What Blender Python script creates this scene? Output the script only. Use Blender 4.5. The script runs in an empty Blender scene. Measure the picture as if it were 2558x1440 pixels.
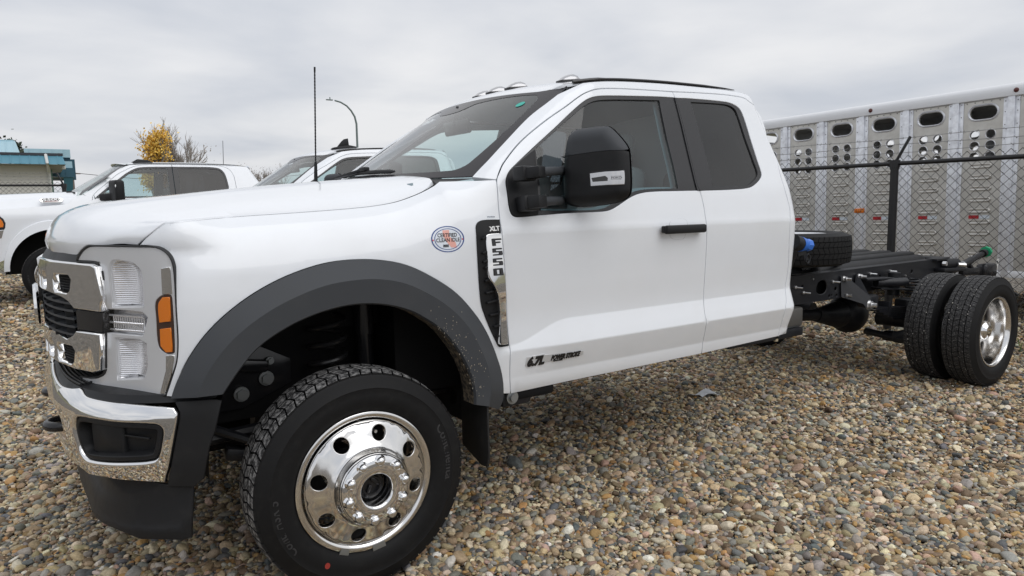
import bpy, bmesh, math, random
import numpy as np
from mathutils import Vector, Matrix
from mathutils.geometry import delaunay_2d_cdt
random.seed(7); rng = np.random.default_rng(7)
SC = bpy.context.scene; COL = SC.collection
# ---------------------------------------------------------------- camera
CAM = np.array([-0.92156, -3.39026, 1.39717]); YAW, PITCH, ROLL, FPX = .592981, .119545, -.018072, 1741.35
def basis():
    cy, sy = math.cos(YAW), math.sin(YAW); cp, sp = math.cos(PITCH), math.sin(PITCH)
    f = np.array([sy*cp, cy*cp, -sp]); r = np.array([cy, -sy, 0.]); u = np.cross(r, f)
    c, s = math.cos(ROLL), math.sin(ROLL)
    return r*c+u*s, -r*s+u*c, f
RT, UP, FW = basis()
cd = bpy.data.cameras.new('camera'); cam = bpy.data.objects.new('camera', cd); COL.objects.link(cam)
cam.matrix_world = Matrix(((RT[0], UP[0], -FW[0], CAM[0]), (RT[1], UP[1], -FW[1], CAM[1]), (RT[2], UP[2], -FW[2], CAM[2]), (0, 0, 0, 1)))
cd.sensor_width = 36; cd.sensor_fit = 'HORIZONTAL'; cd.lens = FPX/2558*36; cd.clip_start = .05; cd.clip_end = 3000
SC.camera = cam
# ---------------------------------------------------------------- sky, sun, exposure
SUN_EL, SUN_AZ = math.radians(50), math.radians(-75)     # az measured from +X toward +Y: the bright part of the cloud deck is behind the photographer
world = bpy.data.worlds.new('World'); SC.world = world; world.use_nodes = True
wn = world.node_tree; wn.nodes.clear()
def N(t, ty, **kw):
    n = t.nodes.new(ty)
    for k, v in kw.items(): setattr(n, k, v)
    return n
def setup_world():
    t = wn; L = t.links.new
    out = N(t, 'ShaderNodeOutputWorld'); bg = N(t, 'ShaderNodeBackground')
    sky = N(t, 'ShaderNodeTexSky', sky_type='NISHITA'); sky.sun_disc = False
    sky.sun_elevation = SUN_EL; sky.sun_rotation = math.pi/2-SUN_AZ; sky.dust_density = 3
    tc = N(t, 'ShaderNodeTexCoord'); sep = N(t, 'ShaderNodeSeparateXYZ'); L(tc.outputs['Generated'], sep.inputs[0])
    # cloud deck: project the direction on a flat layer so clouds flatten to the horizon
    mx = N(t, 'ShaderNodeMath', operation='MAXIMUM'); L(sep.outputs[2], mx.inputs[0]); mx.inputs[1].default_value = 0
    ad = N(t, 'ShaderNodeMath', operation='ADD'); L(mx.outputs[0], ad.inputs[0]); ad.inputs[1].default_value = .16
    dv = N(t, 'ShaderNodeVectorMath', operation='DIVIDE'); L(tc.outputs['Generated'], dv.inputs[0])
    cmb = N(t, 'ShaderNodeCombineXYZ'); L(ad.outputs[0], cmb.inputs[0]); L(ad.outputs[0], cmb.inputs[1]); cmb.inputs[2].default_value = 1
    L(cmb.outputs[0], dv.inputs[1])
    n1 = N(t, 'ShaderNodeTexNoise'); n1.inputs['Scale'].default_value = .95; n1.inputs['Detail'].default_value = 7; n1.inputs['Roughness'].default_value = .48; n1.inputs['Distortion'].default_value = .25
    L(dv.outputs[0], n1.inputs['Vector'])
    r1 = N(t, 'ShaderNodeValToRGB'); e = r1.color_ramp.elements
    e[0].position = .34; e[0].color = (.585, .615, .675, 1); e[1].position = .64; e[1].color = (.84, .842, .855, 1)
    L(n1.outputs[0], r1.inputs[0])
    # an overcast sky is brighter overhead than at the horizon
    zr = N(t, 'ShaderNodeMath', operation='MULTIPLY_ADD'); L(mx.outputs[0], zr.inputs[0]); zr.inputs[1].default_value = .25; zr.inputs[2].default_value = 1.0
    sc_ = N(t, 'ShaderNodeVectorMath', operation='SCALE'); L(r1.outputs[0], sc_.inputs[0]); L(zr.outputs[0], sc_.inputs['Scale'])
    skm = N(t, 'ShaderNodeVectorMath', operation='SCALE'); L(sky.outputs[0], skm.inputs[0]); skm.inputs['Scale'].default_value = .10
    mix = N(t, 'ShaderNodeMix', data_type='RGBA'); mix.inputs[0].default_value = .93
    L(skm.outputs[0], mix.inputs[6]); L(sc_.outputs[0], mix.inputs[7])
    L(mix.outputs[2], bg.inputs[0]); bg.inputs[1].default_value = 1.0
    L(bg.outputs[0], out.inputs[0])
setup_world()
sd = bpy.data.lights.new('sun', 'SUN'); sd.energy = 1.15; sd.angle = math.radians(60); sd.color = (1, .99, .975)
sun = bpy.data.objects.new('sun', sd); COL.objects.link(sun)
sdir = Vector((math.cos(SUN_AZ)*math.cos(SUN_EL), math.sin(SUN_AZ)*math.cos(SUN_EL), math.sin(SUN_EL)))
sun.rotation_euler = sdir.to_track_quat('Z', 'Y').to_euler(); sun.location = (0, 0, 30)
vs = SC.view_settings; vs.view_transform = 'Standard'; vs.look = 'None'; vs.gamma = 1; vs.exposure = 0.0; vs.use_curve_mapping = False
SC.cycles.max_bounces = 8; SC.cycles.transparent_max_bounces = 16; SC.cycles.use_denoising = True
# ---------------------------------------------------------------- materials
MATS = {}
def mat(name, col=(.5, .5, .5), rough=.5, metal=0, coat=0, spec=.5, noise=None, bump=None, emit=None):
    """noise=(scale, colour2, lo, hi): second colour through a noise mask; bump=(scale, strength, dist)"""
    if name in MATS: return MATS[name]
    m = bpy.data.materials.new(name); m.use_nodes = True; t = m.node_tree; b = t.nodes['Principled BSDF']; L = t.links.new
    b.inputs['Base Color'].default_value = (*col, 1); b.inputs['Roughness'].default_value = rough; b.inputs['Metallic'].default_value = metal
    b.inputs['Coat Weight'].default_value = coat; b.inputs['Coat Roughness'].default_value = .04; b.inputs['Specular IOR Level'].default_value = spec
    if noise or bump:
        tc = N(t, 'ShaderNodeTexCoord')
    if noise:
        n = N(t, 'ShaderNodeTexNoise'); n.inputs['Scale'].default_value = noise[0]; n.inputs['Detail'].default_value = 8; n.inputs['Roughness'].default_value = .65
        L(tc.outputs['Object'], n.inputs['Vector'])
        r = N(t, 'ShaderNodeMapRange'); r.inputs[1].default_value = noise[2]; r.inputs[2].default_value = noise[3]; L(n.outputs[0], r.inputs[0])
        mx = N(t, 'ShaderNodeMix', data_type='RGBA'); mx.inputs[6].default_value = (*col, 1); mx.inputs[7].default_value = (*noise[1], 1)
        L(r.outputs[0], mx.inputs[0]); L(mx.outputs[2], b.inputs['Base Color'])
        ra = N(t, 'ShaderNodeMapRange'); ra.inputs[3].default_value = rough; ra.inputs[4].default_value = min(1, rough+.18); L(r.outputs[0], ra.inputs[0]); L(ra.outputs[0], b.inputs['Roughness'])
    if bump:
        n2 = N(t, 'ShaderNodeTexNoise'); n2.inputs['Scale'].default_value = bump[0]; n2.inputs['Detail'].default_value = 4
        L(tc.outputs['Object'], n2.inputs['Vector'])
        bp = N(t, 'ShaderNodeBump'); bp.inputs['Strength'].default_value = bump[1]; bp.inputs['Distance'].default_value = bump[2]
        L(n2.outputs[0], bp.inputs['Height']); L(bp.outputs[0], b.inputs['Normal'])
    if emit: b.inputs['Emission Color'].default_value = (*emit[0], 1); b.inputs['Emission Strength'].default_value = emit[1]
    MATS[name] = m; return m
def glass_mat(name, tint, rough=.0, dust=0.0, ior=1.52):
    m = bpy.data.materials.new(name); m.use_nodes = True; t = m.node_tree; t.nodes.clear(); L = t.links.new
    o = N(t, 'ShaderNodeOutputMaterial'); tr = N(t, 'ShaderNodeBsdfTransparent'); tr.inputs[0].default_value = (*tint, 1)
    gl = N(t, 'ShaderNodeBsdfGlossy'); gl.inputs['Roughness'].default_value = rough; gl.inputs[0].default_value = (1, 1, 1, 1)
    fr = N(t, 'ShaderNodeFresnel'); ge = N(t, 'ShaderNodeNewGeometry'); io = N(t, 'ShaderNodeMapRange'); L(ge.outputs['Backfacing'], io.inputs[0]); io.inputs[3].default_value = ior; io.inputs[4].default_value = 1/ior; L(io.outputs[0], fr.inputs['IOR'])
    mx = N(t, 'ShaderNodeMixShader'); L(fr.outputs[0], mx.inputs[0]); L(tr.outputs[0], mx.inputs[1]); L(gl.outputs[0], mx.inputs[2])
    last = mx
    if dust:
        df = N(t, 'ShaderNodeBsdfDiffuse'); df.inputs[0].default_value = (.6, .6, .58, 1)
        tc = N(t, 'ShaderNodeTexCoord'); n = N(t, 'ShaderNodeTexNoise'); n.inputs['Scale'].default_value = 3; n.inputs['Detail'].default_value = 6; L(tc.outputs['Object'], n.inputs['Vector'])
        r = N(t, 'ShaderNodeMapRange'); r.inputs[1].default_value = .3; r.inputs[2].default_value = .75; r.inputs[3].default_value = dust*.4; r.inputs[4].default_value = dust; L(n.outputs[0], r.inputs[0])
        m2 = N(t, 'ShaderNodeMixShader'); L(r.outputs[0], m2.inputs[0]); L(mx.outputs[0], m2.inputs[1]); L(df.outputs[0], m2.inputs[2]); last = m2
    L(last.outputs[0], o.inputs[0]); MATS[name] = m; return m
PAINT = mat('white_paint', (.80, .825, .86), .30, coat=1.0, noise=(2.2, (.77, .79, .815), .45, .75))
CHROME = mat('chrome', (.82, .82, .82), .035, 1)
ALU = mat('polished_aluminium', (.80, .79, .775), .13, 1, bump=(9, .03, .004))
BLACKP = mat('black_plastic', (.012, .0125, .014), .5, spec=.3, noise=(9, (.022, .022, .022), .5, .8), bump=(900, .08, .0006))
GREYP = mat('grey_plastic', (.050, .054, .060), .55, spec=.3, noise=(6, (.062, .064, .068), .5, .8), bump=(900, .08, .0006))
GLOSSB = mat('gloss_black', (.015, .015, .017), .22)
FRAMEB = mat('frame_black', (.012, .0128, .016), .42, spec=.35, noise=(14, (.03, .03, .03), .5, .8))
DARK = mat('dark_underbody_and_gaps', (.005, .005, .0055), .7, spec=.2)
RUBBER = mat('rubber', (.0062, .0062, .0068), .62, spec=.25, noise=(30, (.017, .0165, .0155), .52, .85))
SEAL = mat('rubber_seal', (.012, .012, .013), .5)
ZINC = mat('zinc_bolt', (.72, .72, .72), .3, .9)
STEELG = mat('grey_steel', (.30, .31, .31), .45, .8)
AMBER = mat('amber_lens', (.75, .20, .012), .18, coat=.6)
SILVER = mat('satin_silver', (.70, .71, .73), .24, .25, coat=.6)
LINER = mat('wheel_liner', (.007, .007, .007), .85, bump=(60, .3, .004))
MUDM = mat('mud_splash', (.016, .016, .016), .7, noise=(55, (.17, .135, .09), .44, .60), bump=(80, .4, .003))
INTER = mat('cabin_trim', (.20, .26, .29), .8)
SEATM = mat('seat_cloth', (.17, .175, .18), .9, bump=(300, .2, .001))
GL_WS = glass_mat('windshield_glass', (.83, .90, .875), dust=.10)
GL_SIDE = glass_mat('side_glass', (.66, .80, .815), dust=.06)
GL_PRIV = glass_mat('privacy_glass', (.10, .105, .115), dust=.02)
GL_LENS = glass_mat('lens_glass', (1, 1, 1), ior=1.35)
# ---------------------------------------------------------------- numeric helpers
def pchip(X, Y):
    X = np.array(X, float); Y = np.array(Y, float); h = np.diff(X); d = np.diff(Y)/h; m = np.zeros_like(Y)
    for i in range(1, len(X)-1):
        if d[i-1]*d[i] > 0:
            w1, w2 = 2*h[i]+h[i-1], h[i]+2*h[i-1]; m[i] = (w1+w2)/(w1/d[i-1]+w2/d[i])
    m[0], m[-1] = d[0], d[-1]
    def f(x):
        x = np.clip(np.asarray(x, float), X[0], X[-1]); i = np.clip(np.searchsorted(X, x)-1, 0, len(h)-1); t = (x-X[i])/h[i]
        return (2*t**3-3*t**2+1)*Y[i]+(t**3-2*t**2+t)*h[i]*m[i]+(-2*t**3+3*t**2)*Y[i+1]+(t**3-t**2)*h[i]*m[i+1]
    return f
def sstep(a, b, x):
    t = np.clip((np.asarray(x, float)-a)/(b-a), 0, 1); return t*t*(3-2*t)
def project(P):
    d = P-CAM; z = d@FW; return np.stack([1279+FPX*(d@RT)/z, 720-FPX*(d@UP)/z], -1)
def at(px, py, ax, v):
    """point seen at photo pixel (px, py) on the plane axis ax = v"""
    d = FW+RT*(px-1279)/FPX-UP*(py-720)/FPX; return CAM+d*(v-CAM[ax])/d[ax]
class Surf:
    """parametric sheet f(u, v) -> xyz with its outward normal; trace() finds where photo pixels land on it"""
    OFF = np.zeros(3)
    def __init__(s, f, box, flip=False, eps=.004):
        s.f, s.box, s.flip, s.eps, s.g = f, box, flip, eps, None
    def P(s, uv): uv = np.asarray(uv, float); return s.f(uv[..., 0], uv[..., 1])
    def Nm(s, uv):
        uv = np.asarray(uv, float); e = s.eps; a = np.array([e, 0]); b = np.array([0, e])
        n = np.cross(s.P(uv+a)-s.P(uv-a), s.P(uv+b)-s.P(uv-b)); n /= np.linalg.norm(n, axis=-1, keepdims=True)+1e-12
        return -n if s.flip else n
    def trace(s, px):
        px = np.array([p[:2] for p in px], float)
        if s.g is None:
            u0, u1, v0, v1 = s.box; U, V = np.meshgrid(np.linspace(u0, u1, 160), np.linspace(v0, v1, 160)); uv = np.stack([U.ravel(), V.ravel()], -1)
            P = s.P(uv)+Surf.OFF; face = ((s.Nm(uv)*(CAM-P)).sum(-1) > 0); q = project(P); q[~face] += 1e6; s.g = (uv, q)
        out = []
        for p in px:
            uv = s.g[0][((s.g[1]-p)**2).sum(-1).argmin()].copy()
            for _ in range(12):
                q = project(s.P(uv)+Surf.OFF); r = p-q
                if abs(r).max() < .01: break
                e = 1e-4; J = np.stack([(project(s.P(uv+[e, 0])+Surf.OFF)-q)/e, (project(s.P(uv+[0, e])+Surf.OFF)-q)/e], 1)
                try: st = np.linalg.solve(J, r)
                except Exception: break
                uv = uv+np.clip(st, -.06, .06)
            out.append(uv)
        return np.array(out)
def smooth(pts, close=True, step=.03):
    """Catmull-Rom through points; a point with a third value is a corner"""
    n = len(pts); P = np.array([p[:2] for p in pts], float); cor = [len(p) > 2 for p in pts]; out = []
    for i in range(n if close else n-1):
        j = (i+1) % n; a, b = P[i], P[j]
        p0 = P[(i-1) % n] if not cor[i] and (close or i > 0) else a*2-b
        p3 = P[(j+1) % n] if not cor[j] and (close or j < n-1) else b*2-a
        L = np.linalg.norm(b-a); k = max(1, int(math.ceil(L/step)))
        if cor[i] and cor[j]:
            for q in range(k): out.append(a+(b-a)*q/k)
        else:
            la, lb = np.linalg.norm(a-p0)+1e-9, np.linalg.norm(p3-b)+1e-9
            m0 = (b-p0)/(la+L)*L; m1 = (p3-a)/(lb+L)*L; k = max(k, 4)
            for q in range(k):
                t = q/k; out.append((2*t**3-3*t*t+1)*a+(t**3-2*t*t+t)*m0+(-2*t**3+3*t*t)*b+(t**3-t*t)*m1)
    if not close: out.append(P[-1])
    return np.array(out)
def area2(P): x, y = P[:, 0], P[:, 1]; return .5*np.sum(x*np.roll(y, -1)-np.roll(x, -1)*y)
def inset(P, d):
    """move a closed polyline d inward (negative: outward)"""
    if area2(P) < 0: P = P[::-1]
    a = np.roll(P, 1, 0); b = np.roll(P, -1, 0); e0 = P-a; e1 = b-P
    n0 = np.stack([-e0[:, 1], e0[:, 0]], -1); n0 /= np.linalg.norm(n0, axis=1, keepdims=True)+1e-12
    n1 = np.stack([-e1[:, 1], e1[:, 0]], -1); n1 /= np.linalg.norm(n1, axis=1, keepdims=True)+1e-12
    m = n0+n1; l = (m*m).sum(1, keepdims=True); m = m*2/np.maximum(l, .7)
    return P+m*d
def inside(pts, poly):
    x, y = pts[:, 0], pts[:, 1]; c = np.zeros(len(pts), bool); a = poly; b = np.roll(poly, -1, 0)
    for (x1, y1), (x2, y2) in zip(a, b):
        if y1 != y2: c ^= ((y1 > y) != (y2 > y)) & (x < (x2-x1)*(y-y1)/(y2-y1)+x1)
    return c
def dist_poly(pts, poly):
    d = np.full(len(pts), 1e9); a = poly; b = np.roll(poly, -1, 0)
    for p, q in zip(a, b):
        e = q-p; t = np.clip(((pts-p)@e)/(e@e+1e-12), 0, 1); d = np.minimum(d, np.linalg.norm(pts-p-t[:, None]*e, axis=1))
    return d
ROOT = None      # location of the thing being built: meshes are stored relative to it
def link(name, me, m=None, parent=None):
    o = bpy.data.objects.new(name, me); COL.objects.link(o)
    if m is not None and me is not None: me.materials.append(m)
    if parent is not None: o.parent = parent
    return o
def local(co): return co-ROOT if ROOT is not None else co
def panel(name, surf, poly, mat_, parent=None, holes=(), off=0., thick=.014, res=.045, gap=.0018, rnd=.0018, extra=None, mirror=False, hgap=None, both=False):
    """sheet-metal panel: fills the outline (parameter space) on the surface, with rolled edges of real thickness"""
    O = inset(np.asarray(poly, float), gap+rnd); H = []
    for h in holes:
        h = np.asarray(h, float); H.append(inset(h, -((gap if hgap is None else hgap)+rnd)))
    loops = [O]+H
    lo, hi = O.min(0), O.max(0); gx = np.arange(lo[0], hi[0]+res, res); gy = np.arange(lo[1], hi[1]+res, res*.866)
    G = np.array([(x+(res/2 if j % 2 else 0), y) for j, y in enumerate(gy) for x in gx])
    k = inside(G, O)
    for h in H: k &= ~inside(G, h)
    G = G[k]
    if extra is not None and len(extra):
        X = np.asarray(extra, float); k = inside(X, O)
        for h in H: k &= ~inside(X, h)
        X = X[k]; X = X[dist_poly(X, O) > .004]
        if len(G) and len(X): G = G[np.array([((X-g)**2).sum(1).min() > (res*.45)**2 for g in G])]
    else: X = np.zeros((0, 2))
    if len(G):
        d = dist_poly(G, O)
        for h in H: d = np.minimum(d, dist_poly(G, h))
        G = G[d > res*.45]
    pts = np.concatenate(loops+[G, X]); edges = []; base = 0
    for lp in loops:
        n = len(lp); edges += [(base+i, base+(i+1) % n) for i in range(n)]; base += n
    r = delaunay_2d_cdt([Vector(p) for p in pts], edges, [], 0, 1e-6)
    V = np.array([tuple(v) for v in r[0]]); F = np.array([f for f in r[2] if len(f) == 3])
    c = V[F].mean(1); k = inside(c, O)
    for h in H: k &= ~inside(c, h)
    F = F[k]
    a = V[F]; ar = (a[:, 1, 0]-a[:, 0, 0])*(a[:, 2, 1]-a[:, 0, 1])-(a[:, 1, 1]-a[:, 0, 1])*(a[:, 2, 0]-a[:, 0, 0])
    F = F[abs(ar) > 1e-10]; ar = ar[abs(ar) > 1e-10]
    F[ar < 0] = F[ar < 0][:, ::-1]
    if surf.flip: F = F[:, ::-1]
    n = surf.Nm(V); P = surf.P(V)+n*off
    VS, NS, FS = [P], [n], [list(map(int, f)) for f in F]; cnt = len(P)
    if thick > 0:
        # boundary loops of the kept triangles
        ed = {}
        for f in F:
            for i in range(3): ed[(int(f[i]), int(f[(i+1) % 3]))] = 1
        bd = [e for e in ed if (e[1], e[0]) not in ed]; idx = sorted({i for e in bd for i in e}); mp = {v: i for i, v in enumerate(idx)}
        tg = np.zeros((len(idx), 3)); B = P[idx]; nb = n[idx]
        for a_, b_ in bd:
            e = P[b_]-P[a_]; e = e/(np.linalg.norm(e)+1e-12); tg[mp[a_]] += e; tg[mp[b_]] += e
        o = np.cross(tg, nb); o /= np.linalg.norm(o, axis=1, keepdims=True)+1e-12
        VS += [B+o*rnd-nb*rnd, B+o*rnd-nb*thick]; NS += [o+nb*.25, o]; i1, i2 = cnt, cnt+len(idx)
        for a_, b_ in bd:
            p, q = mp[a_], mp[b_]
            FS += [[b_, a_, i1+p, i1+q], [i1+q, i1+p, i2+p, i2+q]]
    VV = np.concatenate(VS); NN = np.concatenate(NS); NN /= np.linalg.norm(NN, axis=1, keepdims=True)+1e-12
    o = None
    for s in ((1, -1) if mirror else (1,)):
        A = VV*[1, s, 1]; B = NN*[1, s, 1]; me = bpy.data.meshes.new(name)
        me.from_pydata(local(A).tolist(), [], FS if s == 1 else [f[::-1] for f in FS]); me.shade_smooth()
        me.normals_split_custom_set_from_vertices(B.tolist()); me.update()
        o2 = link(name, me, mat_, parent[0 if s == 1 else 1] if isinstance(parent, tuple) else parent)
        if s == 1: o = o2
        else: o = (o, o2)
    return o
class MB:
    """collects shapes into one mesh"""
    def __init__(s): s.bm = bmesh.new()
    def add(s, V, F):
        vs_ = [s.bm.verts.new(v) for v in V]
        for f in F:
            try: s.bm.faces.new([vs_[i] for i in f])
            except ValueError: pass
        return s
    def box(s, c, sz, rot=None, bev=0., seg=2):
        b = bmesh.new(); bmesh.ops.create_cube(b, size=1); bmesh.ops.scale(b, vec=Vector(sz), verts=b.verts)
        if bev: bmesh.ops.bevel(b, geom=b.edges[:], offset=bev, segments=seg, affect='EDGES', profile=.5)
        M = Matrix.Translation(Vector(c)) @ (rot.to_4x4() if rot is not None else Matrix.Identity(4)); bmesh.ops.transform(b, matrix=M, verts=b.verts)
        return s.merge(b)
    def merge(s, b):
        b.verts.index_update(); s.add([v.co.copy() for v in b.verts], [[v.index for v in f.verts] for f in b.faces]); b.free(); return s
    def bar(s, a, b, w, h, bev=0., up=(0, 0, 1)):
        a, b = Vector(a), Vector(b); d = b-a; x = d.normalized(); y = Vector(up).cross(x)
        if y.length < 1e-4: y = Vector((0, 1, 0)).cross(x)
        y.normalize(); z = x.cross(y); R = Matrix((x, y, z)).transposed()
        return s.box((a+b)/2, (d.length, w, h), R, bev)
    def tube(s, pts, r, n=8, cap=True, close=False):
        P = [Vector(p) for p in pts]; m = len(P); rr = r if hasattr(r, '__len__') else [r]*m; V, F = [], []; ref = None
        for i, p in enumerate(P):
            t = (P[(i+1) % m] if (i < m-1 or close) else p)-(P[i-1] if (i > 0 or close) else p); t.normalize()
            if ref is None: ref = Vector((0, 0, 1)) if abs(t.z) < .9 else Vector((1, 0, 0))
            a = (ref-t*ref.dot(t)).normalized(); ref = a; b = t.cross(a)
            for k in range(n):
                q = 2*math.pi*k/n; V.append(p+(a*math.cos(q)+b*math.sin(q))*rr[i])
        for i in range(m if close else m-1):
            for k in range(n): F.append((i*n+k, i*n+(k+1) % n, ((i+1) % m)*n+(k+1) % n, ((i+1) % m)*n+k))
        if cap and not close: F += [tuple(range(n))[::-1], tuple((m-1)*n+k for k in range(n))]
        return s.add(V, F)
    def lathe(s, prof, c=(0, 0, 0), axis=(0, -1, 0), n=48, close=False, ang=2*math.pi):
        ax = Vector(axis).normalized(); a = Vector((1, 0, 0)) if abs(ax.x) < .9 else Vector((0, 0, 1)); a = (a-ax*a.dot(ax)).normalized(); b = ax.cross(a); c = Vector(c)
        V, F = [], []; m = len(prof)
        for k in range(n):
            q = 2*math.pi*k/n; d = a*math.cos(q)+b*math.sin(q)
            for r, h in prof: V.append(c+d*r+ax*h)
        for k in range(n):
            k2 = (k+1) % n
            for i in range(m if close else m-1):
                j = (i+1) % m; F.append((k*m+i, k2*m+i, k2*m+j, k*m+j))
        return s.add(V, F)
    def cyl(s, a, b, r, n=12, r2=None):
        return s.tube([a, b], [r, r if r2 is None else r2], n)
    def prism(s, poly, org, ux, uy, d, bev=0.):
        """outline poly in the plane (ux, uy) at org, extruded by vector d"""
        o, ux, uy, d = Vector(org), Vector(ux), Vector(uy), Vector(d); b = bmesh.new()
        vs_ = [b.verts.new(o+ux*p[0]+uy*p[1]) for p in poly]; f = b.faces.new(vs_)
        r = bmesh.ops.extrude_face_region(b, geom=[f]); bmesh.ops.translate(b, vec=d, verts=[v for v in r['geom'] if isinstance(v, bmesh.types.BMVert)])
        bmesh.ops.recalc_face_normals(b, faces=b.faces)
        if bev: bmesh.ops.bevel(b, geom=[e for e in b.edges if e.calc_face_angle(0) > .6], offset=bev, segments=2, affect='EDGES', profile=.5)
        return s.merge(b)
    def build(s, name, m, parent=None, ang=38, recalc=True, mirror=False):
        if recalc: bmesh.ops.recalc_face_normals(s.bm, faces=s.bm.faces)
        me = bpy.data.meshes.new(name)
        if ROOT is not None: bmesh.ops.translate(s.bm, vec=Vector(-ROOT), verts=s.bm.verts)
        s.bm.to_mesh(me); me.shade_smooth(); me.set_sharp_from_angle(angle=math.radians(ang))
        o = link(name, me, m, parent[0] if isinstance(parent, tuple) else parent)
        if mirror:
            b = bmesh.new(); b.from_mesh(me); off = 2*(-ROOT[1] if ROOT is not None else 0)
            for v in b.verts: v.co.y = -v.co.y+(-2*ROOT[1] if ROOT is not None else 0)
            bmesh.ops.reverse_faces(b, faces=b.faces); m2 = bpy.data.meshes.new(name); b.to_mesh(m2); b.free()
            m2.shade_smooth(); m2.set_sharp_from_angle(angle=math.radians(ang))
            o = (o, link(name, m2, m, parent[1] if isinstance(parent, tuple) else parent))
        s.bm.free(); return o
def thing(name, loc, label, cat, group=None):
    global ROOT
    o = bpy.data.objects.new(name, None); COL.objects.link(o); o.location = loc; o.empty_display_size = .2
    o['label'] = label; o['category'] = cat
    if group: o['group'] = group
    ROOT = None; return o
def tag(o, label, cat, group=None):
    o['label'] = label; o['category'] = cat
    if group: o['group'] = group
    return o
def text_mesh(body, size, extrude=.0015, bold=0., space=1., sx=1.):
    c = bpy.data.curves.new('lettering', 'FONT'); c.body = body; c.size = size; c.extrude = extrude; c.offset = bold; c.align_x = 'CENTER'; c.align_y = 'CENTER'; c.space_character = space; c.resolution_u = 3
    o = bpy.data.objects.new('lettering', c); COL.objects.link(o); dg = bpy.context.evaluated_depsgraph_get()
    me = bpy.data.meshes.new_from_object(o.evaluated_get(dg)); bpy.data.objects.remove(o); bpy.data.curves.remove(c)
    V = np.array([v.co[:] for v in me.vertices]).reshape(-1, 3); F = [list(p.vertices) for p in me.polygons]; bpy.data.meshes.remove(me)
    V[:, 0] *= sx; return V, F
def lettering(name, body, surf, uv, ang, size, m, parent, off=.002, wh=None, shear=0, **kw):
    """lettering laid on a surface at (u, v), turned by ang in the parameter plane"""
    V, F = text_mesh(body, size, **kw)
    if wh:
        lo, hi = V.min(0), V.max(0); V[:, 0] = (V[:, 0]-(lo[0]+hi[0])/2)*wh[0]/(hi[0]-lo[0]); V[:, 1] = (V[:, 1]-(lo[1]+hi[1])/2)*wh[1]/(hi[1]-lo[1])
    V[:, 0] += V[:, 1]*shear; ca, sa = math.cos(ang), math.sin(ang)
    q = np.stack([uv[0]+V[:, 0]*ca-V[:, 1]*sa, uv[1]+V[:, 0]*sa+V[:, 1]*ca], -1)
    P = surf.P(q)+surf.Nm(q)*(off+V[:, 2:3]); b = MB(); b.add(P.tolist(), F); return b.build(name, m, parent, 30)
# ================================================================ main truck: sheet-metal surfaces (metres; x rearward from the front axle, y away from the camera, z up)
_cab = pchip([.50, .56, .59, .65, .78, .9, 1.05, 1.2, 1.275, 1.31, 1.40, 1.46, 1.5], [.915, .928, .945, .956, .962, .958, .968, .978, .980, .973, .953, .938, .924])
_gh = pchip([1.5, 1.7, 1.9, 1.96, 2.0, 2.04, 2.08], [.924, .848, .772, .748, .726, .69, .62])
_fen = pchip([-.05, 0, .03, .07, .12, .2, .35, .8], [.80, .86, .897, .928, .952, .972, .980, .962])
_zc = pchip([-.75, -.58, -.43, -.10, .1, .222, .33, .40, .454, .6], [1.30, 1.356, 1.370, 1.386, 1.398, 1.413, 1.444, 1.474, 1.50, 1.50])
_fr = pchip([-.78, -.72, -.66, -.62, -.577, -.5, -.4, 0], [.34, .22, .11, .062, .028, .008, 0, 0])
_xr = lambda z: 2.705-.10*sstep(1.35, 2.0, z)
def Wside(x, z):
    c = np.where(z < 1.5, _cab(z), _gh(z))
    k = sstep(.70, 1.02, x); zc = .80+.085*k; dp = .008+.022*k; z1 = np.minimum(zc-.012, .775)
    led = np.where(z > zc, 0, np.where(z > z1, (zc-z)/(zc-z1), np.where(z > .655, (z-.655)/(z1-.655)*1.25-.25, -.25)))
    c = c+dp*led*sstep(.55, .70, x)
    f = _fen(_zc(x)-z)-_fr(x)+.072*(1-sstep(-.57, -.36, x))*np.clip(1-(_zc(x)-z)/.10, 0, 1)**1.0
    s = sstep(.36, .70, x); w = f*(1-s)+c*s
    d = np.clip(x-(_xr(z)-.055), 0, .0545); w = w-(.055-np.sqrt(np.maximum(.055**2-d*d, 0)))
    xa = .60+(z-1.5)*1.40; d = np.clip(xa+.13-x, 0, .3)*sstep(1.42, 1.52, z)*sstep(.3, .6, x); w = w-d*d*1.6       # A pillar turns in to the windshield
    return w
S_SIDE = Surf(lambda x, z: np.stack([x, -Wside(x, z), z], -1), (-.72, 2.70, .5, 2.03), eps=.003)
S_SIDE2 = Surf(lambda x, z: np.stack([x, -Wside(x, z)+.05, z], -1), (-.72, 2.70, .5, 2.03), eps=.003)
class Plan:
    """plan curve of the front end: arc length from the centre line to (x, y)"""
    def __init__(s, pts):
        P = smooth([(a, b) for a, b in [(p[0], -p[1]) for p in pts[:0:-1]]+list(pts)], close=False, step=.004)
        P = P[len(P)//2:] if False else P
        i = np.abs(P[:, 1]).argmin(); P = P[i:]; P = P.copy(); P[0, 1] = 0; L = np.concatenate([[0], np.cumsum(np.linalg.norm(np.diff(P, axis=0), axis=1))]); s.L, s.P_ = L, P
    def xy(s, u):
        a = np.abs(u); sg = np.sign(u); return np.interp(a, s.L, s.P_[:, 0]), -np.interp(a, s.L, s.P_[:, 1])*np.where(sg == 0, 1, sg)
    def u_at_y(s, y): return np.interp(y, s.P_[:, 1], s.L)
PL = Plan([(-.925, 0), (-.913, .25), (-.872, .46), (-.80, .64), (-.762, .71), (-.72, .78), (-.66, .872), (-.62, .922), (-.577, .957), (-.53, .972), (-.46, .98)])
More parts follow.
